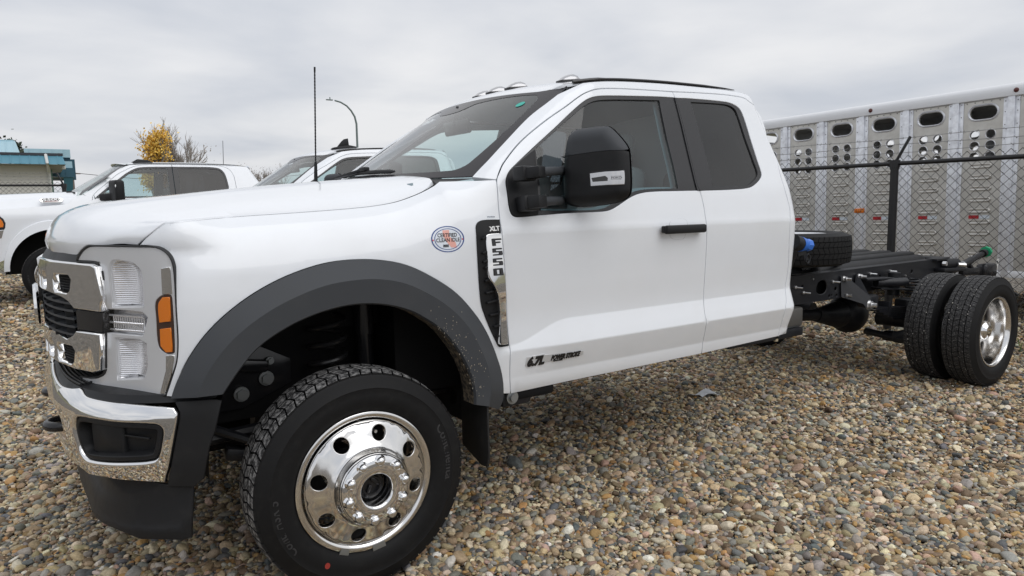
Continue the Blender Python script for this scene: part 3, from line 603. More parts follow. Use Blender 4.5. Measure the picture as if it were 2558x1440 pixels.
    tg = S_SIDE.trace([(1226, 542.5)])[0]; sk = panel('stock_label', S_SIDE, np.array([(-.018, -.005), (.018, -.005), (.018, .005), (-.018, .005)])+tg, mat('decal_white', ()), FEND[0], off=.0004, thick=.0003, gap=0, rnd=.0002, res=.02)
    lettering('decal_lettering', 'STOCK', S_SIDE, tg+[-.006, 0], 0, .0075, bk, sk, off=.0009, extrude=.0001); lettering('decal_lettering', '7538', S_SIDE, tg+[.011, 0], 0, .0075, bk, sk, off=.0009, extrude=.0001)
    # ---- headlight
    hl = [(187, 653, 1), (188.5, 645), (198, 629), (210, 619), (222, 615.5), (274, 616), (347, 617.5), (378, 618), (398, 624.5), (416, 638), (426.5, 656), (432.5, 689), (437, 774), (441.5, 850), (438.5, 902), (425, 944), (409.5, 990, 1), (335, 989.5), (274, 982), (211, 971), (201, 960), (196, 944, 1), (231, 946), (255.6, 933), (258.6, 896), (255.6, 743), (249.5, 682), (243, 667), (234, 656.5)]
    H = T(S_HEAD, hl, .02); Up = T(S_HEAD, [(268.7, 658), (320, 657), (335, 667), (345.8, 682), (349, 707), (352, 768, 1), (274, 769, 1)], .02)
    Md = T(S_HEAD, [(257.5, 774, 1), (347, 782), (361, 795, 1), (350, 841, 1), (258, 832, 1)], .02); Lo = T(S_HEAD, [(280, 846, 1), (335, 849), (358, 860, 1), (361, 914.5), (353, 948, 1), (286, 951, 1)], .02)
    Am = T(S_HEAD, [(382.4, 756), (399, 740), (420.6, 739), (425, 750), (431, 881), (424, 886), (408, 884), (390, 866), (384, 798)], .02)
    lamp = panel('headlight', S_HEAD, H, SILVER, K, holes=[Up, Md, Lo, Am], off=-.010, thick=.03, gap=.0012, res=.03, mirror=True, hgap=0, rnd=.003)
    panel('lamp_seal', S_HEAD, inset(H, -.0032), SEAL, lamp, holes=[inset(H, .001)], off=-.004, thick=.02, gap=0, res=.03, mirror=True)
    panel('lens', S_HEAD, H, GL_LENS, lamp, off=.001, thick=0, gap=.003, res=.03, mirror=True)
    refl = mat('lamp_reflector', (.93, .93, .95), .16, .75)
    for q in (Up, Lo):
        panel('reflector', S_HEAD, inset(q, -.006), refl, lamp, off=-.052, thick=0, gap=0, res=.04, mirror=True)
        panel('reflector_wall', S_HEAD, inset(q, -.002), SILVER, lamp, holes=[inset(q, .002)], off=-.014, thick=.035, gap=0, res=.04, mirror=True)
        b = MB(); lo, hi = q.min(0), q.max(0)
        for z in np.arange(lo[1]+.004, hi[1]-.002, .0072):
            us = np.linspace(lo[0], hi[0], 40); ins = inside(np.stack([us, us*0+z], -1), q); us = us[ins]
            if len(us) > 3:
                P = np.stack([us, us*0+z], -1); A = S_HEAD.P(P); Nn = S_HEAD.Nm(P); dp = .022+.022*np.sin((us-us[0])/(us[-1]-us[0])*math.pi)
                b.add(*strip([A-Nn*dp[:, None]+[0, 0, .0030], A-Nn*(dp-.0028)[:, None], A-Nn*dp[:, None]-[0, 0, .0036]]))
        b.build('reflector_ribs', refl, lamp, 20, mirror=True)
    panel('reflector', S_HEAD, inset(Md, -.004), refl, lamp, off=-.04, thick=0, gap=0, res=.03, mirror=True)
    b = MB(); lo, hi = Md.min(0), Md.max(0); w = hi-lo
    for k in range(14):
        u = lo[0]+w[0]*(.14+.055*k); P = np.array([(u, lo[1]+w[1]*.22), (u, hi[1]-w[1]*.28)]); A = S_HEAD.P(P)-S_HEAD.Nm(P)*.022; b.bar(A[0], A[1], .0035, .010)
    for k in (0, 1, 2):
        P = np.array([(u, lo[1]+w[1]*(.14+.30*k)) for u in np.linspace(lo[0]+w[0]*.06, hi[0]-w[0]*.14, 12)]); A = S_HEAD.P(P)-S_HEAD.Nm(P)*.02; b.tube(A, .004, 6)
    b.build('running_lamp', refl, lamp, 20, mirror=True)
    panel('reflector_frame', S_HEAD, Am, mat('amber_frame', (.05, .022, .012), .3), lamp, off=-.009, thick=.02, gap=0, res=.03, mirror=True)
    panel('side_reflector', S_HEAD, T(S_HEAD, [(391.6, 762), (402.3, 744, 1), (420.6, 743, 1), (423.7, 804.5, 1), (394.7, 808, 1)], .02), AMBER, lamp, off=-.004, thick=.01, gap=0, res=.03, mirror=True)
    panel('side_reflector', S_HEAD, T(S_HEAD, [(395.6, 823, 1), (423.7, 820, 1), (428, 881, 1), (411.5, 882.4, 1), (397.7, 866, 1)], .02), AMBER, lamp, off=-.004, thick=.01, gap=0, res=.03, mirror=True)
    for q in ([(397.7, 671.5, 1), (422, 667, 1), (426.7, 736, 1), (401, 737, 1)], [(410, 890, 1), (433, 888.5, 1), (423.7, 942, 1), (408.4, 986, 1), (394.7, 986, 1), (410, 927, 1)]):
        panel('chrome_strip', S_HEAD, T(S_HEAD, q, .02), CHROME, lamp, off=-.006, thick=.006, gap=0, res=.03, mirror=True)
    return lamp
LAMPS = build_front()
if 0:
    for nm,S,pp in (('grille',S_HEAD,[(600/3.272+60,350/3.272+560),(640/3.272+60,600/3.272+560),(255.6,743),(258.6,896),(243,934),(182,658),(136,652),(255,715/3.272+560),(255,890/3.272+560),(190,790),(194,840),(194.5,920.6),(237,931),(155,905)]),
      ('noseR',S_HEAD,[(144,687),(182,691),(187,730),(174,730),(149,723),(142,697)]),('noseR2',S_HEAD,[(150,856),(181,866),(195,880),(192,905),(152,895)]),
      ('mid',S_HEAD,[(118,745),(180,750),(192,780),(194,832),(180,846),(115,805)]),
      ('bump',S_BUMP,[(435.6,1019),(445,1035),(443,1053),(437,1082),(425,1169),(419,1207),(313,1198),(240.6,1187),(179,1176),(150,1162),(125,1125.6),(127,965),(165,967),(190,992),(313,1012)]),
      ('fog',S_BUMP,[(199,1055),(222,1051.5),(385,1066),(399.5,1075),(401,1093),(392,1140),(381,1149),(313,1152.7),(215,1147),(199,1133),(193.6,1104),(192,1075)]),
      ('ctr',S_BUMP,[(87,992),(110.6,1013.6),(139.5,1035),(154,1053),(165,1089.5),(168.3,1129),(168.3,1143.6),(132,1129),(110.6,1096.7)]),
      ('cap',S_BUMP,[(425,1010),(558,1004.6),(540,1078.6),(526,1115),(511,1190.6),(486,1212)]),
      ('val',S_VAL,[(154,1180),(157.5,1205),(165,1230),(183,1270),(204.5,1291.7),(276.7,1318.8),(349,1342),(421,1353),(457,1353),(479,1346),(482.5,1263),(488,1212)])):
        uv=S.trace(pp); print(nm,[tuple(x.round(3)) for x in uv], 'err',[float(abs(project(S.P(a))-b).max().round(1)) for a,b in zip(uv,np.array(pp))])
# ================================================================ main truck: grille, bumper, mirror, small fittings
def build_nose():
    K = TRUCK
    S_GR = Surf(front(PL, out=.014), (-.8, .8, .8, 1.26))
    sym = lambda P: np.concatenate([np.array(P), np.array(P)[::-1]*[-1, 1]])
    mesh_m = mat('grille_mesh', (.012, .012, .013), .55)
    # backing with fine mesh
    panel('grille', Surf(front(PL, out=-.03), (-.8, .8, .8, 1.26)), sym([(.0, .850), (.60, .856), (.69, .875), (.70, 1.20), (.60, 1.215), (.0, 1.22)]), mesh_m, K, thick=.01, gap=0, res=.06)
    G = [o for o in bpy.data.objects if o.name == 'grille'][0]
    up = sym([(0, 1.095), (.50, 1.098), (.545, 1.085), (.575, 1.065), (.736, 1.063), (.741, 1.11), (.730, 1.214), (.705, 1.224), (.41, 1.228), (0, 1.228)])
    lo = sym([(0, .846), (.385, .852), (.537, .849), (.66, .849), (.706, .862), (.724, .99), (.575, .990), (.545, .970), (.50, .955), (0, .953)])
    def nos(u0, u1, z0, z1, k): r = .012; return [(k*u, z) for u, z in ((u0, z0+r), (u0+r, z0), (u1-3*r, z0), (u1-r, z0+r), (u1, z1-r), (u1-r, z1), (u0+r, z1), (u0, z1-r))]
    H1 = [nos(a, b, 1.122, 1.178, k) for k in (1, -1) for a, b in ((.425, .567), (.235, .335), (.115, .215))]
    H2 = [nos(a, b, .868, .926, k) for k in (1, -1) for a, b in ((.40, .55), (.25, .35), (.13, .23))]
    panel('chrome_bar', S_GR, up, CHROME, G, holes=H1, thick=.03, gap=0, res=.03, rnd=.006, hgap=.003)
    panel('chrome_bar', S_GR, lo, CHROME, G, holes=H2, thick=.03, gap=0, res=.03, rnd=.006, hgap=.003)
    panel('centre_band', Surf(front(PL, out=.004), (-.8, .8, .8, 1.26)), sym([(.57, .992), (.724, .992), (.734, 1.061), (.57, 1.061)])[:4], GLOSSB, G, thick=.02, gap=0, res=.04, mirror=True)
    b = MB(); uu = np.linspace(-.715, .715, 50)
    for z in (1.200, 1.208):
        pass
    for z in (.972, 1.000, 1.028, 1.056, 1.082):
        S1, S2 = Surf(front(PL, out=.008), None), Surf(front(PL, out=-.028), None); u2 = np.linspace(-.56, .56, 44)
        A = S1.P(np.stack([u2, u2*0+z], -1)); B = S2.P(np.stack([u2, u2*0+z+.006], -1)); b = MB(); b.add(*strip([A+[0, 0, .004], A-[0, 0, .004], B, ])); b.build('grille_slat', GREYP, G, 30)
    for u in np.arange(-.49, .5, .14):
        p = Surf(front(PL, out=-.012), None).P(np.array([(u, 1.02)]))[0]; b = MB(); b.box(p, (.03, .010, .14), Matrix.Rotation(-u*1.1, 3, 'Z')); b.build('grille_strut', BLACKP, G)
    for grp in (H1, H2):        # egg-crate mesh in the openings
        for h in grp:
            h = np.array(h); l, r = h.min(0), h.max(0); b = MB(); Sm = Surf(front(PL, out=-.012), None)
            for z in np.arange(l[1]+.006, r[1], .0095):
                P = Sm.P(np.array([(u, z) for u in np.linspace(l[0]-.006, r[0]+.006, 6)])); b.tube(P, .0016, 4)
            for u in np.arange(l[0]+.008, r[0], .013): P = Sm.P(np.array([(u, l[1]-.006), (u, r[1]+.006)])); b.tube(P, .0014, 4)
            o = b.build('opening_mesh', BLACKP, G); o['kind'] = 'stuff'
    # emblem: chrome oval with a dark blue face standing proud of the bars
    b = MB(); b.lathe([(0, .0), (.10, 0), (.108, .008), (.100, .018), (.09, .016)], (0, 0, 0), (-1, 0, 0), 40)
    for v in b.bm.verts: v.co.y *= 1.55; v.co.z *= .86
    bmesh.ops.translate(b.bm, vec=(-.944, 0, 1.025), verts=b.bm.verts); em = b.build('emblem', CHROME, G)
    b = MB(); b.lathe([(0, .020), (.06, .019), (.092, .015)], (0, 0, 0), (-1, 0, 0), 40)
    for v in b.bm.verts: v.co.y *= 1.55; v.co.z *= .86
    bmesh.ops.translate(b.bm, vec=(-.944, 0, 1.025), verts=b.bm.verts); b.build('emblem_face', mat('emblem_blue', (.01, .03, .12), .2, coat=.6), em)
    # dark cover between hood lip and grille
    b = MB(); uu = np.linspace(-.72, .72, 40); A = Surf(front(PL, out=-.005), None).P(np.stack([uu, uu*0+1.224], -1)); B = Surf(front(PL, out=-.03), None).P(np.stack([uu, uu*0+1.262], -1)); b.add(*strip([A, B])); b.build('grille_cover', BLACKP, K)
    # ---- bumper
    bev = pchip([0, .45, .60, .64, .72, .94, 1.09], [.800, .788, .800, .808, .790, .782, .768])
    top = [(u, float(bev(u))) for u in np.linspace(0, 1.088, 40)]
    half = top+[(1.098, .745), (1.095, .72), (1.054, .558), (1.034, .499), (.864, .505), (.686, .495), (.45, .497), (.2, .50), (0, .50)]
    ctr = [(0, .705), (.44, .700), (.50, .692), (.535, .672), (.547, .62), (.525, .565), (.47, .538), (.40, .530), (0, .545)]
    fog = [(.668, .622), (.664, .672), (.678, .70), (.70, .712), (.778, .716), (.90, .714), (1.022, .708), (1.041, .695), (1.041, .67), (1.022, .606), (1.004, .591), (.902, .581), (.72, .566), (.692, .572), (.675, .590)]
    fogs = smooth(fog, True, .03); ctrs = sym(ctr)
    bp = panel('bumper', S_BUMP, sym(half), CHROME, K, holes=[ctrs, fogs, fogs*[-1, 1]], thick=.05, gap=0, res=.03, rnd=.010, hgap=.004, extra=[(u, z) for u in np.arange(-1.08, 1.09, .03) for z in (.72, .745, .765, .78)])
    # fog lamp blanks: recessed dark pockets
    b_off = Surf(front(PB, lambda z: _bp(z)-.055), (.0, 1.3, .44, .89))
    for s in (1, -1):
        pk = panel('fog_pocket', b_off, inset(fogs, -.01)*[s, 1], BLACKP, bp, thick=0, gap=0, res=.05)
        panel('pocket_frame', S_BUMP, inset(fogs, -.002)*[s, 1], BLACKP, pk, holes=[inset(fogs, .016)*[s, 1]], off=-.012, thick=.045, gap=0, res=.04, rnd=.004)
        c = b_off.P(np.array([s*.80, .645])); n = b_off.Nm(np.array([s*.80, .645])); e = b_off.P(np.array([s*.87, .645]))-c; e /= np.linalg.norm(e)
        b = MB(); b.prism([(-.075, -.055), (.06, -.06), (.07, -.05), (.07, .045), (.055, .055), (-.065, .055), (-.078, .04)], c-n*.01, e, (0, 0, 1), n*.022, .006); b.build('fog_blank', BLACKP, pk)
        b = MB(); c2 = b_off.P(np.array([s*.93, .66])); b.box(c2+n*.01, (.012, .13, .008), Vector(e).to_track_quat('Y', 'Z').to_matrix(), .003); b.build('pocket_rib', BLACKP, pk)
    # plastic end caps, step pad and air dam
    cap = [(1.085, .778), (1.10, .783), (1.20, .778), (1.237, .768), (1.209, .669), (1.189, .62), (1.165, .507), (1.129, .479), (1.036, .492), (1.058, .558), (1.099, .72), (1.102, .745)]
    panel('bumper_end', Surf(front(PB, lambda z: _bp(z)*.4-.012), (.0, 1.35, .44, .89)), cap, mat('black_plastic', ()), (bp, bp), thick=.03, gap=0, res=.03, rnd=.006, mirror=True)
    b = MB(); uu = np.linspace(-1.22, 1.22, 90)
    rows = [Surf(front(PB, lambda z, o=o: 0*z+o), None).P(np.stack([uu, uu*0+z], -1)) for o, z in ((-.035, .775), (-.05, .798), (-.10, .805), (-.22, .812))]
    b.add(*strip(rows)); pad = b.build('step_pad', BLACKP, bp)
    for k in range(9):
        o = -.052-.0125*k; P = Surf(front(PB, lambda z: 0*z+o), None).P(np.stack([np.linspace(-.62, .62, 50), np.full(50, .805+.0006*k)], -1)); b = MB(); b.tube(P, .0042, 6); b.build('pad_rib', BLACKP, pad)
    def vf(u, z):
        x, y = PB.xy(u); e = .004; x2, y2 = PB.xy(u+e); tx, ty = x2-x, y2-y; l = np.hypot(tx, ty)+1e-9; o = _va2(z)-.055*(1-sstep(.30, .95, np.abs(u)))-.03*sstep(.40, .47, z)*(1-sstep(.5, .9, np.abs(u)))
        return np.stack([x+ty/l*o, y-tx/l*o, z+0*x], -1)
    _va2 = pchip([.1, .27, .30, .34, .36, .45, .56], [-.10, -.05, -.035, -.03, -.034, -.042, -.045])
    S_V = Surf(vf, (.0, 1.35, .1, .6))
    panel('air_dam', S_V, sym([(0, .50), (.7, .50), (1.03, .495), (1.128, .482), (1.12, .415), (1.108, .306), (1.075, .298), (.92, .305), (.6, .312), (.3, .318), (0, .32)]), BLACKP, bp, thick=.012, gap=0, res=.03, rnd=.005, extra=[(u, z) for u in np.arange(-1.1, 1.1, .04) for z in (.305, .33, .35, .365)])
    b = MB(); b.box((-.86, 0, .62), (.02, 1.05, .20)); b.build('bumper_backing', DARK, bp)
    for y in (-.30, .30):       # tow hooks
        b = MB(); q = np.linspace(0, math.pi, 13); pts = [(-.80, y-.055, .60), (-.90, y-.055, .604)]+[(-.90-.055*math.sin(t), y-.055*math.cos(t), .604) for t in q[1:-1]]+[(-.90, y+.055, .604), (-.80, y+.055, .60)]
        b.tube(pts, .019, 10); b.build('tow_hook', GLOSSB, bp)
    
    # ---- mirror
    mo = [(1260+x/5.144, 280+y/5.144) for x, y in ((712, 700), (722, 560), (745, 400), (770, 315), (820, 242), (900, 207), (1050, 187), (1200, 170), (1290, 172), (1350, 208), (1440, 300), (1520, 400), (1556, 470), (1570, 600), (1580, 800), (1582, 950), (1570, 1050), (1530, 1110), (1450, 1155), (1300, 1190), (1100, 1215), (900, 1225), (800, 1210), (740, 1180), (715, 1080), (708, 900))]
    mc = np.array([1.13, -1.225, 1.47]); an = math.radians(27); mn = np.array([-math.cos(an), -math.sin(an), 0]); mu = np.array([math.sin(an), -math.cos(an), 0]); mv = np.array([0, 0, 1.])
    d = np.array([FW+RT*(p[0]-1279)/FPX-UP*(p[1]-720)/FPX for p in mo]); t = ((mc-CAM)@mn)/(d@mn); W = CAM+d*t[:, None]-mc; mp = smooth([tuple(x) for x in np.stack([W@mu, W@mv], -1)], True, .02); mp = inset(mp, 0)
    def mf(u, v):
        uv = np.stack([np.ravel(u), np.ravel(v)], -1); dd = dist_poly(uv, mp)*np.where(inside(uv, mp), 1, -1); q = np.clip(dd/.055, 0, 1); h = (.058*np.sqrt(1-(1-q)**2)-.055).reshape(np.shape(u))
        return mc+mu*np.asarray(u)[..., None]+mv*np.asarray(v)[..., None]+mn*h[..., None]
    S_M = Surf(mf, (mp[:, 0].min(), mp[:, 0].max(), mp[:, 1].min(), mp[:, 1].max()), eps=.006)
    seam = S_M.trace([(1400, 391.5), (1430, 388), (1480, 380.5), (1520, 376.5), (1558, 375.7)]); seam = np.concatenate([[seam[0]+[-.2, -.03]], seam, [seam[-1]+[.2, .01]]])
    upm = mp[:, 1] > np.interp(mp[:, 0], seam[:, 0], seam[:, 1]); 
    def half(keep):
        k = np.roll(mp, -int(np.where(keep & ~np.roll(keep, 1))[0][0]), 0); kk = np.roll(keep, -int(np.where(keep & ~np.roll(keep, 1))[0][0])); k = k[kk]
        s = seam[1:-1] if abs(k[-1][0]-seam[1][0]) < abs(k[-1][0]-seam[-2][0]) else seam[-2:0:-1]; return np.concatenate([k, s])
    mir = panel('wing_mirror', S_M, half(~upm), BLACKP, K, thick=.02, gap=.0006, res=.016, rnd=.001, mirror=True)
    panel('mirror_cap', S_M, half(upm), GREYP, mir, thick=.02, gap=.0006, res=.016, rnd=.001, mirror=True)
    S_MB = Surf(lambda u, v: mc+mu*np.asarray(u)[..., None]+mv*np.asarray(v)[..., None]-mn*.12+0*mn, None, flip=True); 
    inset3 = lambda q: (lambda ii: mc+ii[:, :1]*mu+ii[:, 1:]*mv)(inset(mp, q))
    b = MB(); A = mc+mp[:, :1]*mu+mp[:, 1:]*mv; ii = inset(mp, .012); B = mc+ii[:, :1]*mu+ii[:, 1:]*mv
    b.add(*strip([np.vstack([X, X[:1]]) for X in (A-mn*.055, A-mn*.060, inset3(.016)-mn*.085, inset3(.04)-mn*.125)])); n0 = len(ii); b.add((inset3(.038)-mn*.124).tolist(), [list(range(n0))[::-1]]); b.build('mirror_housing', BLACKP, mir, 30, mirror=True)
    ii = inset(mp, .046); b = MB(); b.add((mc+ii[:, :1]*mu+ii[:, 1:]*mv-mn*.126).tolist(), [list(range(n0))[::-1]]); b.build('mirror_glass', CHROME, mir, mirror=True)
    J = lambda L: S_M.trace([(1260+x/5.144, 280+y/5.144) for x, y in L])
    L0 = J([(1085, 790), (1110, 768), (1300, 755), (1380, 751), (1440, 748), (1490, 746), (1520, 745), (1545, 744), (1551, 800), (1553, 850), (1551, 900), (1548, 944), (1520, 946), (1490, 948), (1440, 950), (1380, 953), (1330, 955), (1120, 972), (1095, 955)]); L1 = J([(1100, 790), (1300, 766), (1380, 762), (1440, 759), (1490, 756), (1518, 755), (1540, 754), (1545, 800), (1547, 850), (1546, 900), (1543, 934), (1518, 935), (1490, 936), (1440, 938), (1380, 939), (1330, 940), (1112, 958)])
    panel('lamp_bezel', S_M, L0, GLOSSB, mir, off=.001, thick=.004, gap=0, rnd=.001, res=.02, mirror=True)
    ml = panel('signal_lamp', S_M, L1, mat('signal_chrome', (.62, .62, .63), .10, 1), mir, off=.005, thick=.004, gap=0, rnd=.002, res=.02, mirror=True)
    L2 = J([(1125, 850), (1300, 822), (1335, 850), (1330, 888), (1140, 900)]); panel('lamp_window', S_M, L2, mat('signal_dark', (.06, .06, .06), .3), mir[0], off=.006, thick=0, gap=0, rnd=0, res=.02)
    L3 = J([(1440, 846)])[0]; dv = J([(1540, 842)])[0]-J([(1350, 848)])[0]
    lettering('lamp_lettering', 'FORD', S_M, L3, math.atan2(dv[1], dv[0]), .012, GLOSSB, mir[0], off=.007, extrude=.0002, wh=(.040, .0075))
    L3 = J([(1440, 826), (1440, 866)])
    for p in L3:
        q = S_M.P(p)+S_M.Nm(p)*.0065; b = MB(); b.bar(q-mu*.024, q+mu*.024, .0015, .0010); b.build('lamp_lettering', GLOSSB, mir[0])
    e0 = [mc+mu*S_M.trace([p])[0][0]+mv*S_M.trace([p])[0][1]-mn*.075 for p in ((1403, 427), (1403, 502))]
    for (p0, p1, p2), en, h in (((( 1296, 436), (1325, 433), (1356, 429)), e0[0], .062), (((1306, 512), (1330, 506), (1358, 503)), e0[1], .066)):
        b = MB(); a0, a1, a2 = at(*p0, 1, -.955), at(*p1, 1, -1.03), at(*p2, 1, -1.075)
        b.bar(a0, a1, .075, h, .010); b.bar(a1-(a1-a0)*.25, a2, .062, h*.78, .008); br = b.build('mirror_bracket', BLACKP, mir, mirror=True)
        b = MB(); b.tube([a1, a2+(en-a2)*.3, a2+(en-a2)*.8, en], [.019, .019, .019, .024], 10); b.build('mirror_arm', GREYP, mir, mirror=True)
    b = MB(); g2 = T(S_SIDE, [(1265, 455), (1268, 485), (1274, 522), (1281, 537), (1293, 541.5), (1345, 537, 1), (1344, 480), (1337, 372, 1), (1290, 412), (1272, 432)], .03)
    panel('mirror_sail', S_SIDE, g2, BLACKP, DOORS, off=.003, thick=.01, gap=0, rnd=.003, res=.04, mirror=True)
    # ---- clearance lamps, wiper, mast
    for y, x in ((-.50, 1.40), (-.17, 1.30), (0, 1.285), (.17, 1.30), (.50, 1.40)):
        z = float(S_ROOF.f(np.float64(x), np.float64(y))[2]); sl = .12
        b = MB(); b.box((x, y, z+.002), (.125, .060, .014), Matrix.Rotation(-sl, 3, 'Y'), .006); o = b.build('clearance_lamp', GLOSSB, K)
        b = MB(); pr_ = [(-.055, .004), (-.040, .018), (-.005, .029), (.025, .031), (.048, .023), (.055, .004)]; V = []
        rows = []
        for u, h in pr_: rows.append([(x+u*math.cos(sl), y+.027*math.cos(t), z+.006+h*math.sin(t)+u*sl) for t in np.linspace(0, math.pi, 9)])
        b.add(*strip(rows)); b.build('lamp_lens', mat('clear_lens', (.42, .42, .43), .12, .7, coat=1), o)
    tr = lambda L, off: (lambda uv: S_WS.P(uv)+S_WS.Nm(uv)*off)(S_WS.trace(L))
    P = tr([(858, 447), (900, 440.5), (950, 437.5), (990, 437)], .018); b = MB(); b.tube(smooth3(P), [.006]+[.010]*20+[.005], 6); wp = b.build('wiper', BLACKP, K)
    P2 = tr([(905, 438), (918, 436), (925, 441)], .03); b = MB(); b.box(P2[1], (.03, .07, .02), None, .005); b.bar(P2[1], P2[1]+np.array([-.06, .28, -.035]), .018, .012, .003); b.build('wiper_arm', BLACKP, wp)
    a = at(789, 452, 1, .80); zz = at(786, 168, 1, .80+.02); b = MB(); b.tube([a-[0, 0, .05], a, a+(zz-a)*.16], [.014, .012, .009], 8); o = b.build('antenna', BLACKP, K)
    b = MB(); n = 60; b.tube([a+(zz-a)*(.15+.85*k/n) for k in range(n+1)], [.0042+.0012*(k % 2) if k < 58 else .006 for k in range(n+1)], 6); b.build('antenna_mast', BLACKP, o)
    st = S_WS.trace([(1300, 262)])[0]; el = np.array([(st[0]-.020*math.cos(t), st[1]+.013*math.sin(t)) for t in np.linspace(0, 6.283, 20, endpoint=False)]); panel('sticker', S_WS, el, mat('sticker_green', (.02, .42, .34), .4), K, off=.003, thick=.0005, gap=0, rnd=.0002, res=.02)
def smooth3(P, n=22):
    P = np.asarray(P); return resamp(np.stack([np.interp(np.linspace(0, len(P)-1, 60), range(len(P)), P[:, k]) for k in range(3)], -1), n)
build_nose()
# ================================================================ main truck: wheels and chassis
TREADD = mat('dusty_tread', (.020, .020, .021), .8, noise=(60, (.26, .255, .25), .44, .62))
TREADR = mat('worn_tread', (.020, .020, .021), .75, noise=(110, (.20, .195, .19), .52, .70))
def tyre(name, parent, tread, chunky):
    b = MB()
    prof = [(.258, .080), (.262, .092), (.270, .102), (.285, .110), (.305, .1145), (.325, .1150), (.345, .1120), (.349, .1135), (.353, .1110), (.372, .103), (.384, .097), (.390, .0945), (.3935, .090), (.3935, .06), (.3935, 0)]
    gr = lambda r: r+max(0, r-.30)*.07
    prof = [(gr(r), h) for r, h in prof]; b.lathe(prof+[(r, -h) for r, h in prof[-2::-1]], n=96)
    ribs = [(-.0935, -.061, -.6), (-.055, -.024, 1), (-.019, .019, -1), (.024, .055, 1), (.061, .0935, .6)] if not chunky else [(-.0945, -.053, -1), (-.047, -.004, 1), (.004, .047, -1), (.053, .0945, 1)]
    n = 60 if chunky else 66
    for h0, h1, sl in ribs:
        for k in range(n):
            q0 = 2*math.pi*k/n; dq = 2*math.pi/n; g = .16 if chunky else .10; V = []
            kk = (.30 if chunky else .45)*sl
            for h, e in ((h0, -.5), (h1, .5)):
                for s in (0, 1):
                    q = q0+dq*(s*(1-g)+kk*e+(.12*math.sin(k*7.3+h*90) if chunky else 0)*0)
                    for r in (.3965, .4128-.0085*(abs(h)/.094)**3):
                        V.append((r*math.cos(q), -h, r*math.sin(q)))
            b.add(V, [(1, 3, 7, 5), (0, 1, 5, 4), (2, 6, 7, 3), (0, 2, 3, 1), (4, 5, 7, 6)])
    o = b.build(name, RUBBER, parent, 30); o.data.materials.append(tread)
    c = np.array([p.center[:] for p in o.data.polygons]); rr_ = np.hypot(c[:, 0], c[:, 2]); nn = np.array([p.normal[:] for p in o.data.polygons]); rad = (nn[:, 0]*c[:, 0]+nn[:, 2]*c[:, 2])/rr_
    o.data.polygons.foreach_set('material_index', ((rr_ > .4005) & (rad > .5)).astype(np.int32)); return o
def side_text(body, r0, ang, size, parent, width=None):
    V, F = text_mesh(body, size, extrude=.0008, bold=.0006); q = ang+(-V[:, 0]/r0); r = r0+V[:, 1]
    P = np.stack([r*np.cos(q), -.1150-V[:, 2]+.0006+.35*np.maximum(r-.335, 0), r*np.sin(q)], -1); b = MB(); b.add(P.tolist(), F); b.build('sidewall_lettering', mat('raised_rubber', (.03, .03, .032), .5), parent, 30)
def holes_disc(name, prof, r_out, r_in, holes, m, parent, flip=False, thick=.02):
    R_, H_ = [p[0] for p in prof], [p[1] for p in prof]; h = pchip(R_, H_)
    S = Surf(lambda x, z: np.stack([x, -h(np.hypot(x, z)), z], -1), None, eps=.002)
    c = lambda cx, cz, r, n=28: np.array([(cx+r*math.cos(t), cz+r*math.sin(t)) for t in np.linspace(0, 2*math.pi, n, endpoint=False)])
    ex = [(r*math.cos(t), r*math.sin(t)) for r in R_[1:-1] for t in np.linspace(0, 2*math.pi, 72, endpoint=False)]
    return panel(name, S, c(0, 0, r_out, 96), m, parent, holes=[c(0, 0, r_in, 64)]+[c(*q) for q in holes], thick=thick, gap=0, rnd=.002, res=.022, extra=ex)
